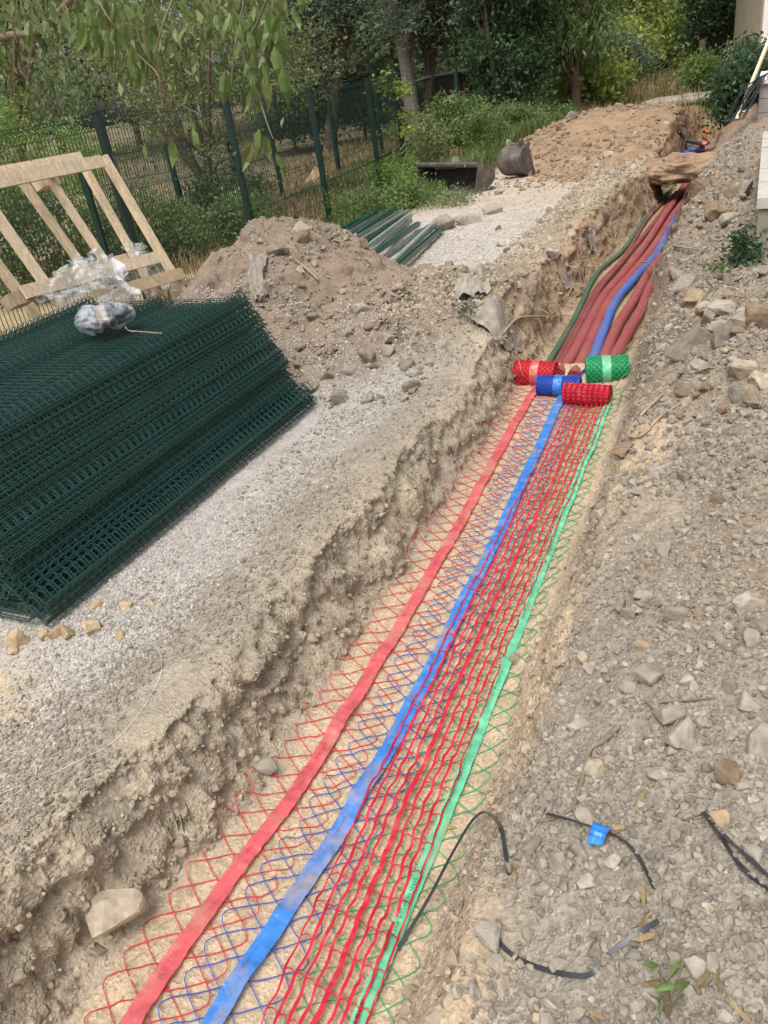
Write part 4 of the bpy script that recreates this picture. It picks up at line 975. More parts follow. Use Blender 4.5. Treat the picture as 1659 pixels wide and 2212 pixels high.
def crumple_sheet(corners, nu, nv, off, amp, seed, scale=5.0):
    """bilinear sheet between four frame-plane pixels, crumpled"""
    c = [on_frame(*q[:2], q[2] if len(q) > 2 else off) for q in corners]
    u = np.linspace(0, 1, nu)[:, None, None]; v = np.linspace(0, 1, nv)[None, :, None]
    P = (c[0]*(1-u)+c[1]*u)*(1-v)+(c[3]*(1-u)+c[2]*u)*v
    n1 = fbm3(P[..., 0]*scale, P[..., 1]*scale, P[..., 2]*scale, 3, seed); n2 = 1-2*np.abs(fbm3(P[..., 0]*scale*1.7, P[..., 1]*scale*1.7, P[..., 2]*scale*1.7, 3, seed+5))
    P = P + NF*((n1*amp+n2*amp*.6)[..., None]) + np.stack([0*n1, fbm3(P[..., 2]*6, P[..., 1]*6, P[..., 0]*6, 2, seed+8)*amp*.8, n1*amp*.5], -1)
    return P
pf = thing('plastic_film', 'torn clear plastic film draped over the timber frame', 'plastic film', (-4.7, 5.2, .6))
for i, (cs, off, amp) in enumerate([
    ([(80, 640, -.15), (120, 585, -.02), (235, 555, .0), (300, 640, -.22)], 0, .10), ([(85, 640, -.12), (300, 640, -.2), (290, 690, -.12), (140, 705, -.02)], 0, .10),
    ([(232, 575, .05), (300, 545, .12), (380, 600, .15), (330, 650, .05)], 0, .09), ([(330, 590, .2), (375, 580, .2), (430, 655, .2), (345, 680, .15)], 0, .06),
    ([(140, 570, .02), (165, 545, .05), (200, 560, .05), (185, 600, .0)], 0, .06), ([(258, 535, .1), (275, 518, .12), (312, 540, .14), (295, 560, .1)], 0, .05), ([(175, 555, .0), (200, 538, .0), (270, 590, -.05), (255, 620, -.1)], 0, .09)]):
    mb = MB(); mb.grid(crumple_sheet(cs, 36, 30, off, amp, 500+i*11)); mb.build('film_fold', M_FILM, pf, True)
child_fix(pf)
# wrapped bundle on the stack
M_NAVY = simple('dark_fittings', (.014, .02, .034), .5, .4, 12, .4, 20); M_BTAPE = simple('brown_packing_tape', (.33, .26, .17), .3, .12, 9, .4, 30)
SZ = z0+.0104*(n_pan-1)+.04
bc = at_z(227, 685, SZ+.08)
bd = thing('wrapped_bundle', 'dark bundle wrapped in clear film with brown tape on top of the stack', 'bundle', (bc[0], bc[1], SZ))
def bundle_shell(seed, grow, amp):
    th = np.linspace(0, 2*math.pi, 45)[:-1]; us = np.linspace(-1, 1, 30); rows = []
    ax = at_z(288, 670, SZ+.1)-at_z(163, 700, SZ+.1); Lh = np.linalg.norm(ax)/2; ax /= 2*Lh; n = np.cross([0, 0, 1], ax)
    for u in us:
        r = (max(0, 1-abs(u)**2.6))**.5*.105*grow*(1+.12*math.sin(u*3+seed))
        r = r*(1-.18*math.exp(-((u+.12)/.12)**2))
        rr = r*(1+amp*fbm2(th*2.2*np.ones_like(th), np.full_like(th, u*3.2), 3, seed)+amp*.8*np.abs(fbm2(th*4, np.full_like(th, u*2), 2, seed+3)))
        p = bc[None]+ax*(u*Lh*grow)+np.cos(th)[:, None]*rr[:, None]*n*1.15+np.sin(th)[:, None]*rr[:, None]*np.array([0, 0, .74]); p[:, 2] = np.maximum(p[:, 2], SZ+.002); rows.append(p)
    return np.stack(rows), ax, Lh, n
R_, bax, bL, bn = bundle_shell(3, .93, .12); mb = MB(); mb.grid(R_, True); mb.build('contents', M_NAVY, bd, True)
R_, *_ = bundle_shell(3, 1.07, .30); mb = MB(); mb.grid(R_, True); mb.build('film', film_mat('bundle_film', (.8, .84, .9), .24), bd, True)
R_, *_ = bundle_shell(3, 1.03, .14); mb = MB(); mb.grid(R_[10:16], True); mb.build('tape_band', M_BTAPE, bd, True)
child_fix(bd)
# ------------------------------------------------------------------ excavator buckets
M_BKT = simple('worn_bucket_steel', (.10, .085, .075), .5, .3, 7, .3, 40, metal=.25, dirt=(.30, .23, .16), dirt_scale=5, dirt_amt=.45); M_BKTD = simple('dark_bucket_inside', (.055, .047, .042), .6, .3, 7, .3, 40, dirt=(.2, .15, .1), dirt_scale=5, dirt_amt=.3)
M_EDGE = simple('polished_edge', (.42, .38, .33), .4, .2, 9, metal=.4)
def bucket(label, loc, rz, W_, H_, D_, tilt=0.0):
    g = float(gz(loc[0], loc[1])); t_ = thing('excavator_bucket', label, 'excavator bucket', (loc[0], loc[1], g), (tilt, 0, rz), 'excavator buckets set down by the path')
    a = np.linspace(0, 1, 16)      # shell profile in (y,z): lip at front bottom, round the back, up to the top beam at front
    prof = np.stack([-D_*.55+D_*1.05*np.sin(a*math.pi*.92), H_*(.03+.97*(1-np.cos(a*math.pi))/2)], 1); prof[:, 0] += .0
    th = .018; inner = prof.copy(); cen = np.array([-D_*.5, H_*.5]); dirs = prof-cen; dirs /= np.linalg.norm(dirs, axis=1, keepdims=True); outer = prof+dirs*th
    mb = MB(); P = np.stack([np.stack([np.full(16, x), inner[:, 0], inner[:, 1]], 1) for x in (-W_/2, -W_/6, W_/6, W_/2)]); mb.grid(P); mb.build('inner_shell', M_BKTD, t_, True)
    mb = MB(); P = np.stack([np.stack([np.full(16, x), outer[:, 0], outer[:, 1]], 1) for x in (-W_/2, 0, W_/2)]); mb.grid(P); mb.build('outer_shell', M_BKT, t_, True)
    for s in (-1, 1):
        mb = MB(); n = 16; x0, x1 = s*W_/2, s*(W_/2+.022)
        V = np.concatenate([np.stack([np.full(n, x0), outer[:, 0], outer[:, 1]], 1), np.stack([np.full(n, x1), outer[:, 0], outer[:, 1]], 1)])
        Tt = [(0, i, i+1) for i in range(1, n-1)]+[(n, n+i+1, n+i) for i in range(1, n-1)]; Q = [(i, (i+1) % n, n+(i+1) % n, n+i) for i in range(n)]
        mb.add(V, Q, Tt); mb.build('side_plate', M_BKT, t_)
    mb = MB(); mb.box((0, prof[0, 0]-.06, prof[0, 1]+.005), (W_+.03, .16, .022)); mb.build('cutting_edge', M_EDGE, t_)
    mb = MB(); mb.tube([(-W_/2-.02, prof[-1, 0], H_+.01), (0, prof[-1, 0], H_+.01), (W_/2+.02, prof[-1, 0], H_+.01)], .045, 8); mb.build('top_beam', M_BKT, t_)
    for s in (-1, 1):
        mb = MB(); e = min(.16, W_*.32); hh = .13
        x = s*e; y = prof[-1, 0]+.07; a2 = np.linspace(0, math.pi, 9); arc = np.stack([y+.055*np.cos(a2), H_+hh*.55+.055*np.sin(a2)], 1); pr = np.concatenate([[(y+.07, H_-.05)], arc, [(y-.07, H_-.03)]])
        n = len(pr); V = np.concatenate([np.stack([np.full(n, x-.016), pr[:, 0], pr[:, 1]], 1), np.stack([np.full(n, x+.016), pr[:, 0], pr[:, 1]], 1)])
        mb.add(V, [(i, (i+1) % n, n+(i+1) % n, n+i) for i in range(n)], [(0, i, i+1) for i in range(1, n-1)]+[(n, n+i+1, n+i) for i in range(1, n-1)]); mb.build('hook_ear', M_EDGE if s > 0 else M_BKT, t_)
    mb = MB(); mb.box((0, prof[-1, 0]+.09, H_-.04), (min(.42, W_*.85), .16, .03)); mb.build('mount_plate', M_BKT, t_)
    return t_
bucket('wide dark ditching bucket lying in weeds beside the path', (-4.75, 13.5), math.radians(-33), 1.62, .42, .42)
bucket('small narrow rusty digging bucket standing at the foot of far heap', (-3.86, 14.35), math.radians(160), .40, .50, .42, math.radians(-8))
# ------------------------------------------------------------------ concrete kerb wall, block wall, house
M_CONC = simple('concrete', (.46, .43, .37), .85, .12, 6, .35, 50, dirt=(.26, .235, .185), dirt_scale=2.5, dirt_amt=.4)
def slab(name, parent, x0, x1, y0, y1, z0_, z1, mat):
    mb = MB(); mb.box(((x0+x1)/2, (y0+y1)/2, (z0_+z1)/2), (x1-x0, y1-y0, z1-z0_)); return mb.build(name, mat, parent)
kw = thing('concrete_wall', 'low pale concrete kerb wall along right edge beside the slope', 'wall', (.3, 9, .3))
for i in range(6): slab('coping_block', kw, .004, .42, 6.2+i*.67, 6.2+i*.67+.655, .975+.004*(i % 2), 1.046+.003*(i % 3), M_CONC)
slab('wall_body', kw, .02, .40, 6.215, 10.2, -.2, .98, simple('stained_concrete', (.30, .27, .20), .9, .2, 5, .4, 40, dirt=(.14, .13, .09), dirt_scale=2, dirt_amt=.5)); child_fix(kw)
M_BLOCK = simple('grey_block', (.36, .35, .32), .9, .12, 8, .4, 60, dirt=(.18, .17, .15), dirt_scale=2, dirt_amt=.4)
bw = thing('block_wall', 'grey hollow block wall behind the concrete kerb with cables over it', 'wall', (.3, 15.5, .5))
for r_ in range(4):
    for c_ in range(3): slab('block', bw, -.09+c_*.40, -.09+c_*.40+.39, 14.9, 15.1, .45+r_*.2, .45+r_*.2+.192, M_BLOCK)
for r_ in range(4):
    for c_ in range(5): slab('block', bw, -.10, .1, 15.105+c_*.5, 15.105+c_*.5+.49, .45+r_*.2, .45+r_*.2+.192, M_BLOCK)
slab('capping', bw, -.12, 1.2, 14.85, 17.7, 1.252, 1.30, simple('white_capping', (.72, .70, .66), .7)); slab('plank', bw, 0.0, 1.0, 15.0, 16.6, 1.32, 1.37, M_WOODO); child_fix(bw)
M_REND_SHADE = simple('cream_render_shaded', (.66, .56, .42), .9, .06, 2, .3, 60, dirt=(.55, .47, .36), dirt_scale=.6, dirt_amt=.4); M_REND_LIT = simple('pale_render_lit', (.78, .74, .68), .9, .05, 2, .3, 60)  # shade painted into side and rear walls, lit tone into front and reveal
hs_ = thing('house', 'cream rendered house corner at upper right behind the ivy', 'house', (1.5, 24, .9))
cn = at_y(1642, 100, 22.0)[:2]; cf = at_y(1584, 80, 28.0)[:2]
def wallseg(name, a, b, z0_, z1, th, mat):
    mb = MB(); mb.beam((*a, (z0_+z1)/2), (*b, (z0_+z1)/2), th, z1-z0_); return mb.build(name, mat, hs_)
nn = np.array([cf[1]-cn[1], -(cf[0]-cn[0])]); nn /= np.linalg.norm(nn)
wallseg('side_wall', cn+nn*.16, cf+nn*.16, .2, 5.2, .3, M_REND_SHADE); wallseg('front_wall', cn+nn*.0+np.array([-.004, -.16]), cn+nn*7+np.array([-.004, -.16]), .2, 5.203, .3, M_REND_LIT)
wallseg('rear_wall', cf+nn*.3, cf+nn*7, .2, 5.1, .3, M_REND_SHADE)
slab('window_reveal', hs_, cf[0]-.02, cf[0]+.02, cf[1]-1.2, cf[1]-.7, 1.0, 1.6, M_REND_LIT)
mb = MB(); c0 = (cn+cf)/2+nn*3.4; mb.box((*c0, 5.32), (8.6, 8.0, .18), np.array(Matrix.Rotation(math.atan2(nn[1], nn[0]), 3, 'Z'))); mb.build('roof_slab', simple('roof_tile', (.42, .22, .13), .9), hs_); child_fix(hs_)
# cables over the block wall
cb = thing('cable_bundle', 'bundle of black cables hanging from the block wall to the ground', 'cable', (-.2, 14.8, .5))
for k in range(9):
    a = at_y(1648+k*1.2, 172-k*.6, 15.0); b = at_y(1566+k*5.0, 264-k*.8, 14.4-.02*k)
    m_ = (a+b)/2+np.array([-.02+random.uniform(-.12, .12), -.25, .06+random.uniform(-.12, .12)]); a2 = a+np.array([.25, .15, .06]); a3 = a2+np.array([.4, .2, -.4])
    mb = MB(); mb.tube(smooth_path([b, (b+m_)/2, m_, (m_+a)/2+np.array([0, -.05, .04]), a+np.array([0, -.1, .06]), a2, a3], 24), .011, 6); mb.build('cable', M_BLK, cb, True)
child_fix(cb)
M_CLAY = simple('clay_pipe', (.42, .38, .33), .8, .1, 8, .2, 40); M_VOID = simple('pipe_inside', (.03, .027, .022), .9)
def short_pipe(px, py, z, r, L, d, label, mat=M_CLAY, group=None):
    p = at_z(px, py, z); d = np.array(d, float); d /= np.linalg.norm(d); t_ = thing('pipe_piece', label, 'pipe', tuple(p), group=group)
    th = np.linspace(0, 2*math.pi, 19)[:-1]; A = np.cross(d, [0, 0, 1]); A /= np.linalg.norm(A); B = np.cross(A, d)
    ring = lambda q, rr: q[None]+rr*(np.cos(th)[:, None]*A+np.sin(th)[:, None]*B)
    mb = MB(); mb.grid(np.stack([ring(p, r*.82), ring(p, r), ring(p-d*L, r), ring(p-d*L, r*.82)]), True); mb.build('barrel', mat, t_, True)
    mb = MB(); mb.grid(np.stack([ring(p, r*.819), ring(p-d*L, r*.819)]), True); mb.build('bore', M_VOID, t_, True); child_fix(t_)
short_pipe(1602, 252, .62, .10, .6, (-.5, -1, .05), 'short clay pipe open end at foot of the cables'); short_pipe(1607, 263, .56, .11, .6, (-.8, -1, .0), 'lower clay pipe open end below the other')
short_pipe(1617, 292, .62, .085, .5, (-1, -.15, .0), 'red pipe stub at the concrete wall end', M_PR); short_pipe(1608, 303, .56, .06, .4, (-1, -.2, 0), 'small red pipe stub below the larger one', M_PR)
short_pipe(1521, 284, .45, .032, .2, (-.6, -1, .3), 'orange red pipe end in the excavation wall', simple('orange_plastic', (.72, .13, .04), .4))
mb = MB(); mb.beam(at_y(1592, 258, 14.3), at_y(1662, 85, 15.3), .045, .045); tag(mb.build('timber_pole', M_WOOD), 'thin pale timber pole leaning beside the cables', 'pole')
# ------------------------------------------------------------------ far bits: logs, slab, fallen branch, board, shed
M_BARK = simple('bark', (.16, .115, .08), .95, .35, 14, .8, 30); M_BARKG = simple('grey_bark', (.20, .175, .145), .95, .3, 14, .8, 30); M_BARKW = simple('pale_bark', (.48, .42, .33), .9, .35, 10, .6, 25, dirt=(.15, .11, .08), dirt_scale=8, dirt_amt=.4)
def log(a, b, r, label, mat):
    mb = MB(); a = np.array(a); b = np.array(b); P = smooth_path([a, (a+b)/2+np.array([.03, 0, .02]), b], 12); mb.tube(P, r*(1+.08*np.sin(np.arange(12))), 12); tag(mb.build('log', mat, None, True), label, 'log', 'logs on the far slope')
pa = on_ground(1448, 212); log(pa+[0, 0, .10], pa+[-.1, 3.0, .3], .13, 'dark log lying on the far slope', M_BARKG)
pa = on_ground(1468, 214); log(pa+[0, 0, .08], pa+[.05, 2.8, .25], .11, 'pale mottled log beside the dark one', M_BARKW)
sp_ = on_ground(1487, 226); mb = MB()
o = earth_lump('stone_slab', sp_+np.array([0, .3, .12]), (2.5, 1.4, .22), 33, simple('slab_stone', (.33, .29, .23), .9, .2, 4, .5, 30), 4, .35, .6); tag(o, 'long flat stone slab at far end of the excavation', 'stone slab')
o = earth_lump('stone_slab', on_ground(1530, 222)+np.array([0, .3, .08]), (1.1, .9, .18), 35, bpy.data.materials['slab_stone'], 4, .35, .6); tag(o, 'shorter stone slab at right of the long one', 'stone slab')
br = thing('fallen_branch', 'pale dead branch with dry brown leaves leaning in the weeds', 'branch', tuple(on_ground(1150, 245)))
b0 = on_ground(1135, 240)+np.array([0, 0, .1]); b1 = at_y(1185, 205, b0[1]+.6); b2 = at_y(1222, 142, b0[1]+.9); b3 = at_y(1215, 187, b0[1]+.5)
mb = MB(); mb.tube(smooth_path([b0, b1, b2], 14), np.linspace(.05, .02, 14), 7); mb.tube(smooth_path([b1, (b1+b3)/2+[0, 0, .03], b3], 8), .03, 6); mb.build('wood', M_BARKW, br, True)
M_DRY = simple('dry_leaf', (.30, .15, .07), .8, .4, 6, transl=.2)
def leaf_cloud(P, size, seed, ntri=2, droop=.5, aspect=.5, curl=.2):
    """many small leaves, one mesh: P centre points"""
    r = np.random.default_rng(seed); n = len(P); s = size*r.uniform(.6, 1.25, n)
    th = r.uniform(0, 2*math.pi, n); el = r.normal(-droop, .45 if droop < 1.2 else .25, n)
    d = np.stack([np.cos(th)*np.cos(el), np.sin(th)*np.cos(el), np.sin(el)], 1)
    q = r.normal(size=(n, 3)); sd_ = np.cross(d, q); sd_ /= np.maximum(np.linalg.norm(sd_, axis=1, keepdims=True), 1e-6); nm = np.cross(sd_, d)
    S = s[:, None]
    if ntri == 2:
        V = np.stack([P, P+d*S*.5+sd_*S*aspect*.5+nm*S*curl*.3, P+d*S, P+d*S*.5-sd_*S*aspect*.5+nm*S*curl*.3], 1)
        i = np.arange(n)*4; return V.reshape(-1, 3), np.concatenate([np.stack([i, i+1, i+2], 1), np.stack([i, i+2, i+3], 1)])
    m = nm*S*curl
    V = np.stack([P, P+d*S*.28+sd_*S*aspect*.42-m*.2, P+d*S*.62+sd_*S*aspect*.40-m*.1, P+d*S*1.0+m*-.5, P+d*S*.62-sd_*S*aspect*.40-m*.1, P+d*S*.28-sd_*S*aspect*.42-m*.2, P+d*S*.30+m*.25, P+d*S*.64+m*.2], 1)
    i = np.arange(n)*8; F = [(0, 1, 6), (0, 6, 5), (1, 2, 7), (1, 7, 6), (6, 7, 4), (6, 4, 5), (2, 3, 7), (7, 3, 4)]
    return V.reshape(-1, 3), np.concatenate([np.stack([i+a, i+b, i+c], 1) for a, b, c in F])
def leaves_obj(name, P, size, mat, parent, seed, **kw):
    V, F = leaf_cloud(np.asarray(P), size, seed, **kw); return link(name, fast_mesh(name, V, F), mat, parent)
P = np.concatenate([b3+RNG.normal(0, .16, (150, 3)), (b1+b2)/2+RNG.normal(0, .14, (120, 3)), b0+RNG.normal(0, .15, (60, 3))]); leaves_obj('dry_leaves', P, .12, M_DRY, br, 3); child_fix(br)
a = on_ground(1203, 243)+np.array([0, 0, .05]); b = at_y(1265, 220, a[1]+.5); mb = MB(); mb.beam(a, b, .16, .05); tag(mb.build('plank', M_WOOD), 'weathered plank stuck in the top of the far heap', 'plank')
a = on_ground(1060, 314); b = at_y(1098, 290, a[1]+.35); mb = MB(); mb.beam(a+[0, 0, .03], b, .34, .03, up=(.3, -.4, .9)); tag(mb.build('panel_board', simple('white_board', (.74, .72, .69), .6)), 'white board lying tilted behind the wide bucket', 'board')
sh = thing('garden_shed', 'small weathered plank shed under trees behind the fence', 'shed', tuple(at_z(970, 225, .3)))
s0 = at_y(928, 225, 27.5); s1 = at_y(1085, 210, 29.5); zt = at_y(940, 172, 27.5)[2]
for k in range(16):
    f = k/15; p = s0*(1-f)+s1*f; mb = MB(); mb.box((p[0], p[1], zt/2+.05-.01*(k % 3)), (.20, .05, zt)); mb.build('plank', simple('shed_board', (.24, .15, .095), .9, .3, 4) if k == 0 else bpy.data.materials['shed_board'], sh)
mb = MB(); mb.beam((*(s0[:2]-.3), zt+.05), (*(s1[:2]+.2), zt+.12), 1.6, .05, up=(0, .12, 1)); mb.build('tin_roof', simple('tin_roof', (.52, .53, .54), .5, .15, 3), sh); child_fix(sh)
# ------------------------------------------------------------------ grey geotextile sheets
M_GEO = simple('geotextile', (.31, .275, .23), .95, .2, 16, .6, 120, dirt=(.36, .30, .22), dirt_scale=5, dirt_amt=.4)
def cloth(label, corners, nu=40, nv=34, lift=.03, amp=.022, fold=13, seed=0):
    c = [on_ground(*q) for q in corners]; u = np.linspace(0, 1, nu)[:, None, None]; v = np.linspace(0, 1, nv)[None, :, None]
    P = (c[0]*(1-u)+c[1]*u)*(1-v)+(c[3]*(1-u)+c[2]*u)*v
    P = P + np.stack([fbm2(P[..., 0]*5, P[..., 1]*5, 2, seed)*.05, fbm2(P[..., 0]*5+9, P[..., 1]*5, 2, seed)*.05, 0*P[..., 0]], -1)
    zz = gz(P[..., 0], P[..., 1]); zs = zz.copy()
    for _ in range(3): zs = (zs+np.roll(zs, 1, 0)+np.roll(zs, -1, 0)+np.roll(zs, 1, 1)+np.roll(zs, -1, 1))/5
    zs[0] = zz[0]; zs[-1] = zz[-1]; zs[:, 0] = zz[:, 0]; zs[:, -1] = zz[:, -1]
    U_ = np.broadcast_to(u[..., 0], zz.shape)
    f = amp*np.abs(np.sin(U_*fold*.5+3*fbm2(P[..., 0]*3, P[..., 1]*3, 2, seed+4)))+amp*.7*np.abs(fbm2(P[..., 0]*8, P[..., 1]*8, 3, seed+6))
    P[..., 2] = np.maximum(zz+.006, zs)+lift*.4+f
    mb = MB(); mb.grid(P); o = mb.build('geotextile_sheet', M_GEO, None, True); return tag(o, label, 'cloth', 'torn geotextile sheets')
cloth('large folded grey geotextile draped over trench edge left of the red roll', [(1000, 688), (1095, 680), (1138, 768), (1080, 778)], 60, 50, seed=1)
cloth('strip of grey geotextile crossing the spoil ridge above the large folded one', [(985, 628), (1060, 622), (1055, 640), (985, 655)], seed=2, amp=.04)
cloth('grey geotextile on left flank of the near spoil heap', [(540, 560), (585, 555), (575, 640), (545, 660)], seed=3, amp=.035)
cloth('flap of grey geotextile hanging beside the stack corner', [(545, 640), (590, 628), (575, 655), (548, 668)], seed=4, amp=.05)
cloth('pale rag of geotextile hanging from trench edge near the path', [(1195, 578), (1225, 580), (1245, 640), (1222, 632)], seed=5, amp=.04)
cloth('small rag of geotextile high on trench edge by the path', [(1255, 505), (1285, 508), (1300, 535), (1275, 540)], seed=6, amp=.05)
# ------------------------------------------------------------------ straps, tag, sticks, roots, string
z6 = lambda zx, zy: (829.4+zx*.4997, 1371.4+zy*.4997)
M_STRAP = simple('black_strapping', (.035, .037, .04), .35, .2, 20)
def strap(label, zpts, w_=.0050, lift=.012, arch=None):
    pts = np.array([on_ground(*z6(*q[:2]))+np.array([0, 0, lift+(q[2] if len(q) > 2 else 0)]) for q in zpts]); P = smooth_path(pts, 70)
    P[:, 2] = np.maximum(P[:, 2], gz(P[:, 0], P[:, 1])+.006)
    T = np.gradient(P, axis=0); S = np.cross(T, [0, 0, 1]); S /= np.linalg.norm(S, axis=1, keepdims=True)
    tl = .55*np.sin(np.linspace(0, 5, 70)); up = np.stack([0*tl, 0*tl, np.abs(np.sin(tl))], 1)
    mb = MB(); w2 = (S*np.cos(tl)[:, None]+up)*w_; th = np.array([0, 0, .0012])
    mb.ribbon(P-w2, P+w2); mb.ribbon(P+w2-th, P-w2-th); return tag(mb.build('plastic_strap', M_STRAP, None, True), label, 'strap', 'loose black packing straps')
strap('black plastic strap running through the blue label', [(705, 808, .02), (850, 850, .02), (1010, 905, .015), (1090, 960), (1130, 1030), (1165, 1110)])
strap('black strap bent in a corner at bottom of the right bank', [(1185, 1262, .01), (1090, 1310), (980, 1390), (880, 1485), (700, 1460), (560, 1400), (490, 1330)])
strap('black strap arching over the right lip into the trench', [(60, 1372), (200, 1190, .04), (300, 1020, .06), (390, 870, .06), (445, 806, .03), (500, 850, .02), (520, 920, .01), (540, 1050)], .0062)
strap('upper of two black straps crossing at right edge', [(1375, 775), (1450, 880), (1530, 1000), (1600, 1070), (1680, 1130)], .0062)
strap('grey glossy strap lying along the other at right edge', [(1460, 890, .01), (1560, 980, .01), (1680, 1090, .01)], .0055)
lt = thing('strap_label', 'bright blue plastic label folded round the black strap', 'label', tuple(on_ground(1290, 1822)))
q = [np.array(on_ground(*z6(*a)))+np.array([0, 0, .035]) for a in ((905, 852), (985, 880), (945, 945), (880, 950))]
u = np.linspace(0, 1, 9)[:, None, None]; v = np.linspace(0, 1, 9)[None, :, None]; P = (q[0]*(1-u)+q[1]*u)*(1-v)+(q[3]*(1-u)+q[2]*u)*v
P[..., 2] += .012*np.sin(v[..., 0]*math.pi)+.004*np.sin(u[..., 0]*6)
mb = MB(); mb.grid(P); mb.grid(P[::-1]-np.array([0, 0, .002])); mb.build('tag_sheet', simple('blue_label', (.02, .22, .74), .35, .08, 6), lt, True)
def flat_text(parent, s, o, ex, ey, size, mat):
    cu = bpy.data.curves.new('print', 'FONT'); cu.body = s; cu.size = size; cu.align_x = 'CENTER'; cu.align_y = 'CENTER'; cu.resolution_u = 2
    tmp = bpy.data.objects.new('print', cu); COL.objects.link(tmp); bpy.context.view_layer.update()
    me = bpy.data.meshes.new_from_object(tmp.evaluated_get(bpy.context.evaluated_depsgraph_get())); bpy.data.objects.remove(tmp); bpy.data.curves.remove(cu)
    V = np.array([v_.co[:] for v_ in me.vertices]); W = o+V[:, :1]*ex+V[:, 1:2]*ey; me.vertices.foreach_set('co', W.astype(np.float32).ravel()); return link('print', me, mat, parent)
ex = (q[1]-q[0]); ex /= np.linalg.norm(ex); ey = (q[0]-q[3]); ey -= ex*(ey @ ex); ey /= np.linalg.norm(ey)
for k, s in enumerate(('25 L40 mm', 'COUSCO', 'ROTOLO 50 M')):
    c_ = (q[0]+q[1])*.5*(1-(k+.7)/3.2)+(q[2]+q[3])*.5*((k+.7)/3.2); flat_text(lt, s, c_+np.array([0, 0, .0165]), ex, ey, .0105, M_INK)
child_fix(lt)
M_STICK = simple('stick_bark', (.22, .17, .12), .9, .3, 30, .4, 60); M_ROOT = simple('root', (.36, .27, .18), .9, .3, 20)
def stick(label, px, r0, r1, mat=M_STICK, lift=.012, name='stick', cat='stick', extra=()):
    def path(pp): return smooth_path([on_ground(*q[:2])+np.array([0, 0, lift+(q[2] if len(q) > 2 else 0)]) for q in pp], 26)
    mb = MB(); P = path(px); mb.tube(P, np.linspace(r0, r1, 26), 6)
    for e in extra: mb.tube(path(e), np.linspace(r1*1.1, r1*.5, 26), 5)
    return tag(mb.build(name, mat, None, True), label, cat)
stick('crooked dry stick on the right bank above the blue label', [z6(1012, 410), z6(950, 470), z6(890, 510), z6(868, 600), z6(845, 680), z6(820, 760)], .009, .005, extra=([z6(820, 760), z6(770, 790), z6(700, 815), z6(640, 820)], [z6(820, 760), z6(830, 800), z6(845, 830)]))
stick('thin curved twig above the big dusty stone', [z6(1125, 290), z6(1180, 350), z6(1215, 410), z6(1212, 515)], .004, .002)
stick('thin twig lying level on the near right bank', [z6(1190, 305), z6(1300, 298), z6(1430, 285)], .004, .002)
stick('looped pale root on the right bank', [(1430, 860), (1385, 905), (1358, 945), (1385, 950), (1430, 905), (1480, 875)], .008, .005, M_ROOT, .02, 'root', 'root')
stick('dark root poking from right lip near the green net', [(1215, 1110), (1195, 1125), (1165, 1130)], .004, .002, lift=.02)
stick('root crossing the left trench wall behind the red roll', [(1085, 760, .1), (1120, 735, .15), (1165, 720, .12), (1200, 705, .05)], .010, .005, M_ROOT, .02, 'root', 'root')
stick('pale root on the slope right of the blue pipe', [(1455, 540, .02), (1480, 548, .03), (1520, 552, .02)], .012, .006, M_ROOT, .02, 'root', 'root')
stick('small dead twig across the pipes', [(1385, 605, .16), (1400, 612, .18), (1415, 625, .15)], .010, .005, lift=.02)
stick('pale curved root on the near spoil heap', [(635, 570, .02), (660, 590, .03), (690, 615, .02)], .016, .008, M_ROOT, .02, 'root', 'root')
stick('long bare twig rising from weeds behind the posts', [(740, 480, .1), (700, 455, .3), (690, 440, .5)], .012, .006)
mb = MB()
for pp in ([(330, 1382), (352, 1442), (320, 1520), (250, 1605), (150, 1660), (60, 1705), (0, 1750)], [(0, 1640), (50, 1628), (80, 1660), (70, 1690), (0, 1722)]):
    mb.tube(smooth_path([on_ground(*q)+np.array([0, 0, .012]) for q in pp], 60), .0008, 4)
tag(mb.build('string', simple('white_string', (.75, .74, .7), .6)), 'thin white string trailing over the left bank', 'string')
mb = MB(); mb.tube(smooth_path([at_z(265, 690, SZ+.01), at_z(275, 712, SZ+.012), at_z(300, 716, SZ+.02), at_z(350, 720, SZ+.012)], 20), .003, 5); tag(mb.build('twig', M_ROOT), 'bent pale twig on the panel stack below the bundle', 'twig')
# fine roots hanging out of the trench walls
def rootlets(name, label, n, xr, yr, seed, mat):
    r = np.random.default_rng(seed); mb = MB()
    for _ in range(n):
        y = r.uniform(*yr); left = xr == 'l'; x = trench_left(y)-r.uniform(.0, .12) if left else trench_right(y)+r.uniform(.05, .3)
        z = float(gz(x, y)); s = 1 if left else -1; L_ = r.uniform(.06, .28)
        p = [np.array([x-.03*s, y, z]), np.array([x+.05*s, y+r.normal(0, .05), z+.02]), np.array([x+.10*s+r.normal(0, .03), y+r.normal(0, .08), z-L_*.4]), np.array([x+.12*s, y+r.normal(0, .12), z-L_])]
        mb.tube(smooth_path(p, 10), np.linspace(.0032, .0012, 10)*(1+.05*y), 4)
    return tag(mb.build(name, mat), label, 'roots', kind='stuff')
rootlets('hanging_roots', 'fine roots hanging from left trench wall above the pipes', 150, 'l', (4.6, 13), 4, M_ROOT)
rootlets('slope_roots', 'fine roots on the slope right of the pipes', 80, 'r', (4.9, 12), 5, M_STICK)
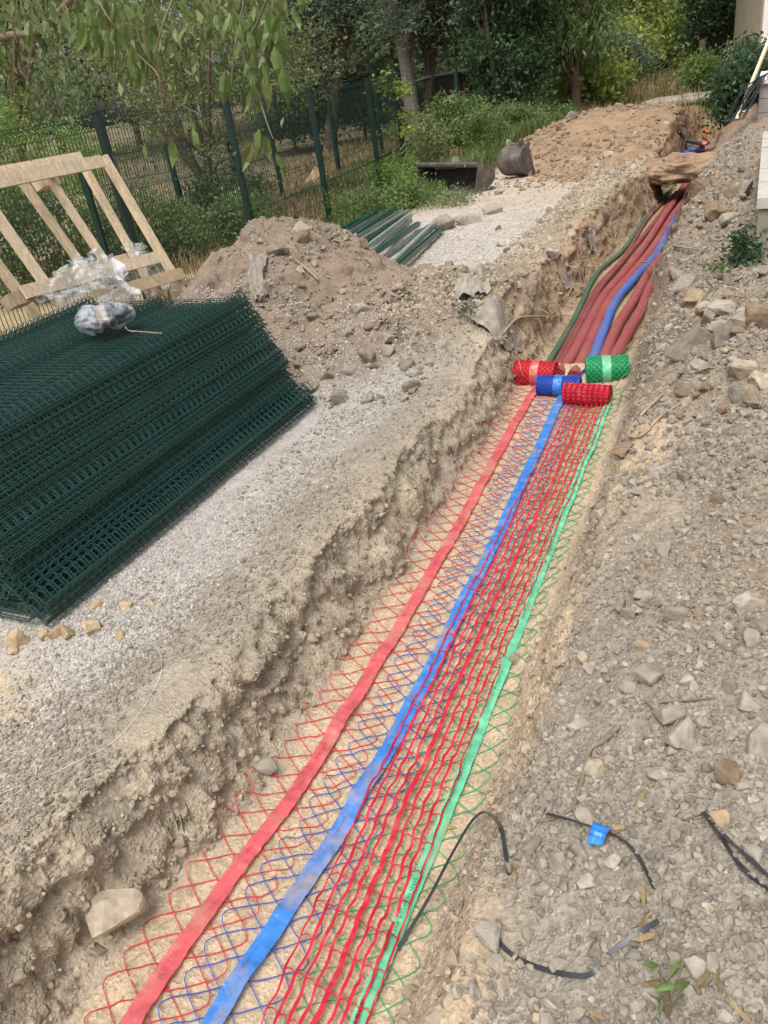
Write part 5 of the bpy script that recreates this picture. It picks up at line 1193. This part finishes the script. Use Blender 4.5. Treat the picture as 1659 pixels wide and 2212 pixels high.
# ------------------------------------------------------------------ vegetation
def leaf_mat(name, col, var=.35, transl=.42, rough=.5, scale=2.2):
    m, N, L, B = new_mat(name)
    ge = N.new('ShaderNodeNewGeometry'); c = np.array(col)
    n = N.new('ShaderNodeTexNoise'); n.inputs['Scale'].default_value = scale; n.inputs['Detail'].default_value = 2; L.new(ge.outputs['Position'], n.inputs['Vector'])
    a = N.new('ShaderNodeMapRange'); a.inputs[1].default_value = .3; a.inputs[2].default_value = .7; a.inputs[3].default_value = 1-var; a.inputs[4].default_value = 1+var; L.new(n.outputs['Fac'], a.inputs[0])
    r = N.new('ShaderNodeMapRange'); r.inputs[3].default_value = .75; r.inputs[4].default_value = 1.3; L.new(ge.outputs['Random Per Island'], r.inputs[0])
    mu = N.new('ShaderNodeMath'); mu.operation = 'MULTIPLY'; L.new(a.outputs[0], mu.inputs[0]); L.new(r.outputs[0], mu.inputs[1])
    h = N.new('ShaderNodeMapRange'); h.inputs[3].default_value = .475; h.inputs[4].default_value = .52; L.new(ge.outputs['Random Per Island'], h.inputs[0])
    hv = N.new('ShaderNodeHueSaturation'); hv.inputs['Color'].default_value = (*c, 1); L.new(mu.outputs[0], hv.inputs['Value']); L.new(h.outputs[0], hv.inputs['Hue'])
    L.new(hv.outputs[0], B.inputs['Base Color']); B.inputs['Roughness'].default_value = rough; B.inputs['Specular IOR Level'].default_value = .35
    tr = N.new('ShaderNodeBsdfTranslucent'); ms = N.new('ShaderNodeMixShader'); ms.inputs[0].default_value = transl
    L.new(hv.outputs[0], tr.inputs[0]); L.new(B.outputs[0], ms.inputs[1]); L.new(tr.outputs[0], ms.inputs[2]); L.new(ms.outputs[0], N['Material Output'].inputs[0])
    return m
LM = dict(mid=leaf_mat('leaf_mid', (0.147, 0.206, 0.071)), olive=leaf_mat('leaf_olive', (0.195, 0.236, 0.094)), dark=leaf_mat('leaf_dark', (0.068, 0.106, 0.050)), lime=leaf_mat('leaf_lime', (0.271, 0.330, 0.077)),
          grey=leaf_mat('leaf_greygreen', (0.147, 0.189, 0.124)), wood=leaf_mat('leaf_wood', (0.100, 0.147, 0.059)), bright=leaf_mat('leaf_bright', (0.212, 0.319, 0.083)), near=leaf_mat('leaf_near', (.125, .175, .05), .3, .38, .35, 8), ivy=leaf_mat('leaf_ivy', (0.065, 0.118, 0.053), rough=.35), weed=leaf_mat('leaf_weed', (0.153, 0.224, 0.068)))
def clumps(rects, n_cl, n_leaf, seed, spread, y):
    """clump centres inside photo rectangles carried to distance y; leaves gathered round them"""
    r = np.random.default_rng(seed); C_ = []
    tot = sum((b-a)*(d-c) for a, b, c, d, *_ in rects)
    for rc in rects:
        a, b, c, d = rc[:4]; dy = rc[4] if len(rc) > 4 else spread*2.5
        k = max(2, int(n_cl*(b-a)*(d-c)/tot))
        for _ in range(k):
            # round the rectangle off into an ellipse
            while True:
                u, v = r.uniform(-1, 1, 2)
                if abs(u)**2.6+abs(v)**2.6 < 1: break
            C_.append(at_y((a+b)/2+u*(b-a)/2, (c+d)/2+v*(d-c)/2, y+r.uniform(-dy, dy)))
    C_ = np.array(C_); per = max(3, n_leaf//len(C_)); sz = r.uniform(.55, 1.25, len(C_))
    P = np.repeat(C_, per, 0)+r.normal(size=(len(C_)*per, 3))*np.repeat(sz, per)[:, None]*spread*np.array([1, 1, .62])
    return C_, P
def ok_ground(P, m=.03): return P[P[:, 2] > gz(P[:, 0], P[:, 1])+m]
def tree(name, label, base_px, y, rects, n_cl, n_leaf, leaf, mat, seed, spread=.5, trunk_r=.15, bark=None, top=None, cat='tree', group=None, droop=.5, aspect=.5, limbs=10, lean=None):
    bx = at_y(base_px[0], base_px[1], y); g = float(gz(bx[0], bx[1])); base = np.array([bx[0], bx[1], g])
    t_ = thing(name, label, cat, tuple(base), group=group)
    C_, P = clumps(rects, n_cl, n_leaf, seed, spread, y); P = ok_ground(P)
    cen = C_.mean(0); tp = at_y(*top, y) if top else np.array([base[0]*.4+cen[0]*.6, y, cen[2]])
    if lean is not None: tp = at_y(*lean, y)
    if trunk_r:
        mb = MB(); mid = (base+tp)/2+np.array([random.uniform(-.1, .1), 0, 0])*trunk_r*6; tr = smooth_path([base-[0, 0, .3], base*.7+mid*.3, mid, tp], 18)
        mb.tube(tr, np.linspace(trunk_r*1.15, trunk_r*.5, 18)*(1+.06*np.sin(np.arange(18)*2.1)), 10); mb.build('trunk', bark or M_BARK, t_, True)
        mb = MB(); r = random.Random(seed)
        for c in r.sample(list(C_), min(limbs, len(C_))):
            s = tr[r.randrange(8, 18)]; m_ = (s+c)/2+np.array([r.uniform(-.3, .3), r.uniform(-.3, .3), r.uniform(0, .4)])*spread
            mb.tube(smooth_path([s, m_, c], 10), np.linspace(trunk_r*.42, trunk_r*.08, 10), 6)
        mb.build('limbs', bark or M_BARK, t_, True)
    leaves_obj('crown', P, leaf, mat, t_, seed, droop=droop, aspect=aspect); child_fix(t_); return t_
# --- wood behind everything
for i, (px, y, m, w_) in enumerate([(-90, 34, 'wood', 200), (90, 40, 'dark', 210), (270, 44, 'wood', 200), (430, 38, 'mid', 190), (600, 44, 'dark', 200), (760, 40, 'wood', 190), (930, 46, 'dark', 190), (1060, 40, 'wood', 190), (1190, 48, 'mid', 190), (1330, 52, 'wood', 190), (1470, 50, 'olive', 190), (1620, 56, 'wood', 200)]):
    tree('background_tree', ['far left tree of the wood at the picture edge', 'dark tree of the wood above the yellow hedge', 'tree of the wood behind the small leaved tree', 'paler tree of the wood behind the small leaved crown', 'dark tree of the wood left of the pine trunks', 'tree of the wood between the pine trunks', 'dark tree of the wood behind the shed', 'tree of the wood behind the ivy clad tree', 'tree of the wood behind the drooping tree', 'far tree of the wood at end of the clearing', 'olive tinted far tree of the wood by the dark evergreen', 'farthest tree of the wood behind the house'][i],
         (px, 200), y, [(px-w_*.8, px+w_*.8, -420, 30), (px-w_*.75, px+w_*.75, 0, 225-.09*px)], 60, 5200, .42, LM[m], 900+i, 1.0, .22, group='trees of the wood', limbs=6)
# --- mid distance
tree('small_leaved_tree', 'small leaved olive green tree behind the wire fence with dark leaning trunk', (478, 560), 12.5, [(190, 640, -260, 250), (260, 520, 200, 360), (560, 700, 60, 220, 1.0)], 150, 24000, .075, LM['olive'], 31, .32, .13, M_BARK, (440, 300), aspect=.45)
tree('dark_tree', 'dark shaded tree at upper left with drooping narrow leaves', (40, 420), 17, [(-140, 240, -260, 250)], 90, 12000, .14, LM['mid'], 32, .55, .2, M_BARK, (30, 120), droop=.9, aspect=.35)
tree('hedge_bush', 'bright yellow green leafy hedge behind fence above the timber frame', (120, 440), 13.5, [(-80, 235, 270, 430), (-60, 60, 230, 300)], 80, 9000, .085, LM['bright'], 33, .22, .05, cat='bush', limbs=5)
for i, (rc, y, m, lb) in enumerate([((-30, 150, 400, 700), 8.6, 'wood', 'dark leafy bush behind the fence at left of the timber frame'), ((150, 330, 400, 640), 9.3, 'mid', 'leafy bush seen through the fence behind the timber frame'), ((330, 420, 440, 640), 10.0, 'mid', 'dense bush behind the second fence panel'), ((470, 560, 430, 610), 10.6, 'mid', 'bush at foot of the fence left of the near heap'), ((420, 560, 380, 470), 12, 'wood', 'shrub under the small leaved tree')]):
    tree('fence_bush', lb, ((rc[0]+rc[1])/2, 600), y, [(*rc, .45)], 60, 7500, .07, LM[m], 40+i, .2, .03, cat='bush', group='bushes along the fence', limbs=4)
tree('cypress_tree', 'dark cypress with grey green sprays left of the pine trunks', (700, 260), 26, [(560, 800, -260, 90), (590, 720, 60, 190)], 130, 17000, .22, LM['grey'], 51, .42, .25, M_BARK, (740, -20), droop=-.1, aspect=.3, lean=(760, 20))
tree('pine_tree', 'tall pine with thick grey bark trunk behind the fence corner', (893, 232), 24, [(780, 1010, -300, 70)], 70, 9000, .2, LM['grey'], 52, .5, .27, M_BARKG, (848, -40), droop=.2, aspect=.25, lean=(845, -30))
tree('twin_trunk_tree', 'dark many stemmed tree between pine and shed', (915, 240), 27, [(860, 1010, -260, 60), (900, 960, 30, 110)], 60, 8000, .2, LM['dark'], 53, .5, .2, M_BARK, (935, 60))
for i, (rc, y, m, lb) in enumerate([((560, 700, 170, 280), 27, 'dark', 'dark undergrowth beyond the enclosure at left'), ((690, 880, 160, 260), 28, 'dark', 'dark undergrowth beyond the enclosure at right'), ((880, 1010, 150, 230), 31, 'wood', 'shaded undergrowth beside the shed')]):
    tree('undergrowth', lb, ((rc[0]+rc[1])/2, rc[3]), y, [(*rc, 1.2)], 50, 6000, .17, LM[m], 60+i, .4, .06, cat='bush', limbs=4)
tree('ivy_clad_tree', 'tall dark tree cloaked in ivy left of the fallen branch', (1085, 262), 22.5, [(1000, 1180, -250, 150, .9), (1030, 1160, 120, 265, .7)], 120, 22000, .13, LM['ivy'], 54, .33, .25, M_BARK, (1085, 40))
tree('drooping_tree', 'drooping leafy tree with straight dark trunk beyond far heap', (1243, 205), 24.5, [(1120, 1310, -280, 90), (1130, 1290, 60, 150), (900, 1130, -250, -40)], 130, 20000, .17, LM['mid'], 55, .42, .16, M_BARK, (1238, 60), droop=1.0, aspect=.38)
tree('olive_bush', 'grey green olive bush behind the drooping tree trunk', (1180, 200), 29, [(1140, 1210, 110, 190), (1260, 1380, 70, 180)], 50, 7000, .14, LM['grey'], 56, .35, .06, cat='bush')
for i, (rc, y, m, lb) in enumerate([((1270, 1520, -200, 150), 35, 'lime', 'yellow green tree at far end of the clearing'), ((1270, 1390, 60, 175), 33, 'lime', 'yellow green shrub right of the drooping trunk'), ((1240, 1300, 150, 200), 27, 'lime', 'low yellow shrub at foot of the drooping tree'), ((1400, 1490, 80, 165), 36, 'olive', 'olive green thicket beyond the logs')]):
    tree('yellow_green_tree', lb, ((rc[0]+rc[1])/2, 190), y, [(*rc, 1.2)], 60, 8500, .2, LM[m], 70+i, .5, .1, group='yellow green growth at end of clearing', limbs=8)
tree('dark_evergreen', 'dark evergreen tree against the house wall', (1545, 160), 29, [(1495, 1600, -220, 140, .8)], 70, 11000, .15, LM['dark'], 57, .38, .18)
tree('green_shrub', 'fresh green shrub beside an old post near the logs', (1508, 212), 26, [(1488, 1545, 120, 215, .6)], 40, 6000, .11, LM['bright'], 58, .2, .03, cat='bush')
mb = MB(); a = on_ground(1515, 205); mb.tube([a-[0, 0, .2], a+[0, 0, .8], at_y(1517, 85, a[1])], .09, 8); tag(mb.build('old_post', M_BARK), 'dark weathered post behind the fresh green shrub', 'post')
tree('ivy_bush', 'dark ivy sprawling at foot of the house behind cables', (1600, 265), 18.5, [(1562, 1640, 150, 262, .5), (1590, 1665, 100, 190, .5)], 70, 9000, .10, LM['ivy'], 59, .2, .04, cat='bush')
# --- weeds round the buckets, brambles by the posts
for i, (rc, y, m, lf, lb) in enumerate([
    ((720, 860, 410, 505), 11.6, 'weed', .055, 'bramble patch at foot of the fence behind the posts'), ((845, 935, 400, 480), 12.2, 'weed', .055, 'bramble patch in front of the wide bucket'), ((940, 1010, 430, 455), 12.2, 'olive', .05, 'low weeds below the wide bucket'),
    ((800, 890, 340, 420), 14.5, 'bright', .06, 'leafy weeds at the fence corner'), ((880, 960, 250, 380), 17.0, 'olive', .07, 'tall weeds left of the wide bucket'), ((930, 1050, 210, 300), 19.5, 'mid', .10, 'broad leaved shrub in front of the shed'),
    ((1000, 1090, 235, 330), 18.0, 'weed', .07, 'weeds between shed and white board'), ((1060, 1180, 230, 290), 20.5, 'mid', .08, 'weeds under the ivy clad tree'), ((1150, 1230, 225, 270), 22.0, 'weed', .08, 'low weeds left of the plank'), ((1030, 1065, 335, 375), 16.5, 'weed', .05, 'weeds between the two buckets')]):
    tree('weed_patch', lb, ((rc[0]+rc[1])/2, rc[3]), y, [(*rc, .5)], 45, 4200, lf, LM[m], 80+i, .16, .008, cat='weeds', group='weeds along the path', limbs=8)
tree('fence_vine', 'thin vine climbing the corner post of the fence', (862, 372), 15.6, [(800, 870, 150, 200, .1), (840, 885, 180, 330, .15)], 30, 700, .09, LM['lime'], 95, .10, .01, cat='vine', limbs=6)
tree('nettle_plant', 'dark green leafy weed at foot of the concrete wall', (1612, 560), 6.05, [(1585, 1635, 500, 570, .12)], 22, 420, .05, LM['ivy'], 96, .05, .006, cat='weed', limbs=14)
tree('heap_weed', 'small grey green weed on spoil beside the folded geotextile', (1010, 690), float(on_ground(1010, 690)[1]), [(990, 1025, 655, 690, .05)], 8, 90, .035, LM['grey'], 97, .03, .004, cat='weed', limbs=5)
tree('heap_weed', 'small weed on the slope below the kerb wall', (1560, 600), float(on_ground(1560, 600)[1]), [(1535, 1590, 565, 600, .08)], 8, 100, .035, LM['weed'], 98, .03, .004, cat='weed', limbs=5)
# --- grass
def grass(name, label, xs, ys, n, h, mat, seed, keep=None, wid=.006):
    r = np.random.default_rng(seed); x = r.uniform(*xs, n); y = r.uniform(*ys, n)
    if keep is not None: k = keep(x, y) > r.random(n); x = x[k]; y = y[k]
    n = len(x); z = gz(x, y); th = r.uniform(0, 6.28, n); hh = h*r.uniform(.4, 1.25, n); b = r.uniform(.1, .6, n); wv = wid*(1+.05*y)
    d = np.stack([np.cos(th), np.sin(th), 0*th], 1); s = np.stack([-np.sin(th), np.cos(th), 0*th], 1)*wv[:, None]; p = np.stack([x, y, z-.01], 1); u = np.array([0, 0, 1.0])
    m_ = p+d*(hh*b*.3)[:, None]+u*(hh*.6)[:, None]; t_ = p+d*(hh*b)[:, None]+u*(hh*(1-b*.3))[:, None]
    V = np.stack([p-s, p+s, m_+s*.7, m_-s*.7, t_], 1).reshape(-1, 3); i = np.arange(n)*5
    F = np.concatenate([np.stack([i, i+1, i+2], 1), np.stack([i, i+2, i+3], 1), np.stack([i+3, i+2, i+4], 1)])
    return tag(link(name, fast_mesh(name, V, F), mat), label, 'grass', kind='stuff')
M_DG = leaf_mat('dry_grass', (.36, .275, .145), .25, .3); M_GG = leaf_mat('green_grass', (.115, .155, .045), .35, .3)
gcl = lambda sd, f=.8: (lambda x, y: np.clip(.5+1.3*fbm2(x*f, y*f, 3, sd), 0, 1))
grass('dry_grass', 'tall straw coloured dry grass inside the fenced enclosure', (-13, -6.4), (9, 27), 42000, .32, M_DG, 1, gcl(701, .5))
grass('verge_grass', 'green grass and weeds along the foot of the fence', (-6.3, -4.9), (5, 17), 16000, .22, M_GG, 2, gcl(702))
grass('path_weeds', 'grass among weeds left of the far heap', (-9, -4.6), (15, 24), 24000, .38, M_GG, 3, gcl(703))
grass('slope_grass', 'sparse grass and straw on the far slope', (-9, -.5), (23, 34), 22000, .30, M_GG, 4, gcl(704, .4))
grass('slope_straw', 'pale straw tufts behind the far heap', (-5, -.8), (21.5, 31), 9000, .45, M_DG, 5, gcl(705, .6))
# --- sand heap, blue tape and pale rubble in the enclosure
c_ = at_y(683, 372, 18.0); th_ = np.linspace(0, 2*math.pi, 41)[:-1]; rows_ = []
for q_ in np.linspace(0, 1, 18):
    x_ = c_[0]+.75*q_*np.cos(th_); y_ = c_[1]+.75*q_*np.sin(th_); rows_.append(np.stack([x_, y_, gz(x_, y_)-.02+.46*(1-q_)**1.1*(1+.2*fbm2(x_*4, y_*4, 3, 5))+.02*(1-q_)*fbm2(x_*14, y_*14, 2, 6)], 1))
mb = MB(); mb.grid(np.stack(rows_), True); o = mb.build('sand_heap', simple('yellow_sand', (.46, .33, .19), .95, .25, 8, .6, 40), None, True); tag(o, 'small heap of yellow sand inside the fenced enclosure', 'sand heap')
M_BT = simple('blue_sheet', (.05, .16, .60), .4, .2, 8)
for k, (a, b, w_) in enumerate([((560, 482), (655, 455), .10), ((500, 500), (560, 486), .08), ((150, 610), (195, 603), .10)]):
    P0 = at_z(*a, -.05); P1 = at_z(*b, -.05); P = smooth_path([P0, (P0+P1)/2+[.05, .1, 0], P1], 16); P[:, 2] = gz(P[:, 0], P[:, 1])+.05; mb = MB(); mb.ribbon(P-[0, w_, 0], P+[0, w_, .03])
    tag(mb.build('blue_tape', M_BT, None, True), ['long blue plastic strip on the ground behind the fence', 'short blue strip left of the long one behind the fence', 'scrap of blue plastic behind the timber frame'][k], 'plastic strip')
# --- foreground branches hanging into view
M_TWIG = simple('twig_bark', (.17, .13, .085), .85, .3, 30)
ht = thing('hackberry_tree', 'tree whose leafy twigs hang into view at upper left, close to the camera', 'tree', (-5.7, 3.3, .2))
mb = MB(); tr = smooth_path([(-5.7, 3.3, .0), (-5.65, 3.3, 1.5), (-5.5, 3.25, 2.8), (-5.0, 3.2, 3.9)], 20); mb.tube(tr, np.linspace(.17, .10, 20), 10); mb.build('trunk', M_BARK, ht, True)
mb = MB()
for e in ([(-5.1, 3.2, 3.8), (-4.2, 3.1, 4.0), (-3.0, 2.9, 3.75), (-1.8, 2.7, 3.2)], [(-5.3, 3.2, 3.3), (-4.6, 3.6, 3.4), (-3.6, 4.2, 3.2), (-2.6, 4.4, 3.0)]): mb.tube(smooth_path(e, 20), np.linspace(.06, .018, 20), 8)
a = at_y(-60, 92, 6.0); b = at_y(92, 62, 6.0); mb.tube(smooth_path([a+np.array([-1.0, -1.0, .2]), a, (a+b)/2, b, b+np.array([.5, .1, .25])], 16), .03, 7)
mb.build('limb', M_BARK, ht, True)
twigs = [([(600, -60), (560, 40), (530, 110), (555, 190), (575, 260), (590, 300)], 2.55), ([(540, -60), (520, 40), (505, 120), (500, 180)], 2.7), ([(585, -60), (590, 50), (570, 120), (548, 170), (620, 172), (695, 162)], 2.9), ([(180, -60), (235, 40), (290, 110), (340, 160), (352, 215), (400, 262)], 2.75), ([(260, -60), (270, 40), (255, 110), (240, 150)], 2.9), ([(330, -60), (330, 30), (310, 90)], 3.1), ([(352, 215), (352, 240)], 2.75), ([(400, -60), (350, 60), (335, 170), (390, 225), (430, 245)], 2.85), ([(60, -60), (90, 20), (105, 60)], 3.2), ([(440, -60), (450, 0), (470, 60)], 3.4)]
mb = MB(); LP = []
r = np.random.default_rng(77)
for pp, y in twigs:
    P = smooth_path([at_y(a, b, y+.05*math.sin(a*.05)) for a, b in pp], 40); mb.tube(P, np.linspace(.005, .0016, 40), 5)
    for k in range(2, 40): LP.append((P[k], y))
mb.build('twig', M_TWIG, ht, True)
spots = []
def bunch(px, py, y, n, sx, sy):
    for _ in range(max(1, int(n*.55))): spots.append(at_y(px+r.normal(0, sx), py+r.normal(0, sy), y+r.normal(0, .10)))
for a in [(250, 30, 2.9, 40, 40, 40), (285, 90, 2.8, 34, 35, 40), (225, 20, 3.0, 26, 30, 40), (320, 130, 2.75, 12, 18, 20), (560, 60, 2.7, 40, 35, 45), (540, 130, 2.6, 26, 25, 35), (590, 20, 2.8, 30, 25, 40), (520, 20, 3.0, 24, 35, 30), (565, 165, 2.55, 12, 16, 20), (395, 262, 2.75, 4, 14, 6), (385, 305, 2.75, 4, 10, 10), (430, 250, 2.8, 1, 3, 3), (335, 270, 2.8, 1, 2, 2), (580, 305, 2.55, 9, 16, 14), (555, 270, 2.55, 3, 8, 10), (75, 20, 3.2, 7, 22, 14), (430, 20, 3.3, 26, 60, 25), (160, 20, 3.2, 22, 40, 25), (600, 110, 2.7, 12, 12, 30)]: bunch(*a)
spots = np.array(spots); leaves_obj('leaves', spots, .092, LM['near'], ht, 78, ntri=8, droop=1.32, aspect=.42, curl=.3)
far_sp = np.array([at_y(r.uniform(-20, 620), r.uniform(-80, 40)+r.exponential(60), r.uniform(4.0, 6.5)) for _ in range(800)])
leaves_obj('back_leaves', far_sp, .08, LM['olive'], ht, 79, droop=1.0, aspect=.45)
side = np.array([at_y(*q, 5.5) for q in zip(r.uniform(520, 720, 60), r.uniform(290, 400, 60))]) if False else np.zeros((0, 3))
child_fix(ht)
# --- litter and seedling on the near right bank
M_LIT = simple('fallen_leaf', (.36, .25, .12), .8, .3, 20, transl=.2)
LV, LF = leaf_cloud(np.zeros((1, 3)), .055, 5, ntri=8, droop=0, aspect=.32, curl=.3); lme = fast_mesh('fallen_leaf', LV-LV.mean(0), LF); lme.materials.append(M_LIT)
for k, (zx, zy, sc, nm) in enumerate([(1120, 1135, 1, 'below the strap end'), (1130, 1325, 1, 'by the strap corner'), (1185, 1520, 1.2, 'left of the seedling'), (1450, 1510, 1.1, 'right of the seedling'), (1385, 1505, 1.1, 'lower right on bare soil'), (1540, 1650, .9, 'at bottom right corner'), (915, 1655, .9, 'at the bottom by cracked stones'), (565, 1040, 1, 'at the end of the arching strap'), (1310, 1420, 1, 'above the seedling'), (1100, 740, 1.1, 'curled brown above the label'), (285, 845, .9, 'on the net beside the strap'), (1130, 1240, .8, 'inside the strap corner')]):
    p = on_ground(*z6(zx, zy)); o = link('fallen_leaf', lme, None, None, p+np.array([0, 0, .012]), (random.uniform(-.4, .4), random.uniform(-.4, .4), random.uniform(0, 6.28))); o.scale = (sc,)*3
    tag(o, 'small dry tan leaf lying '+nm, 'leaf', 'dry leaves on the bank')
sg = thing('seedling', 'young sprout with pointed green leaves at bottom right corner', 'plant', tuple(on_ground(1452, 2150)))
mb = MB(); sb_ = on_ground(1440, 2205); tips = [(1425, 2085), (1475, 2090), (1490, 2120), (1455, 2140), (1610, 2195), (1440, 2120), (1430, 2150)]
sp2 = []
for q in tips: e = at_y(*q, sb_[1]+.02); mb.tube(smooth_path([sb_, (sb_+e)/2+[0, 0, .02], e], 8), .0016, 4); sp2 += [e, (e*.7+sb_*.3)]
mb.build('stem', M_TWIG, sg); leaves_obj('leaves', np.array(sp2), .045, LM['mid'], sg, 80, ntri=8, droop=-.3, aspect=.3); child_fix(sg)
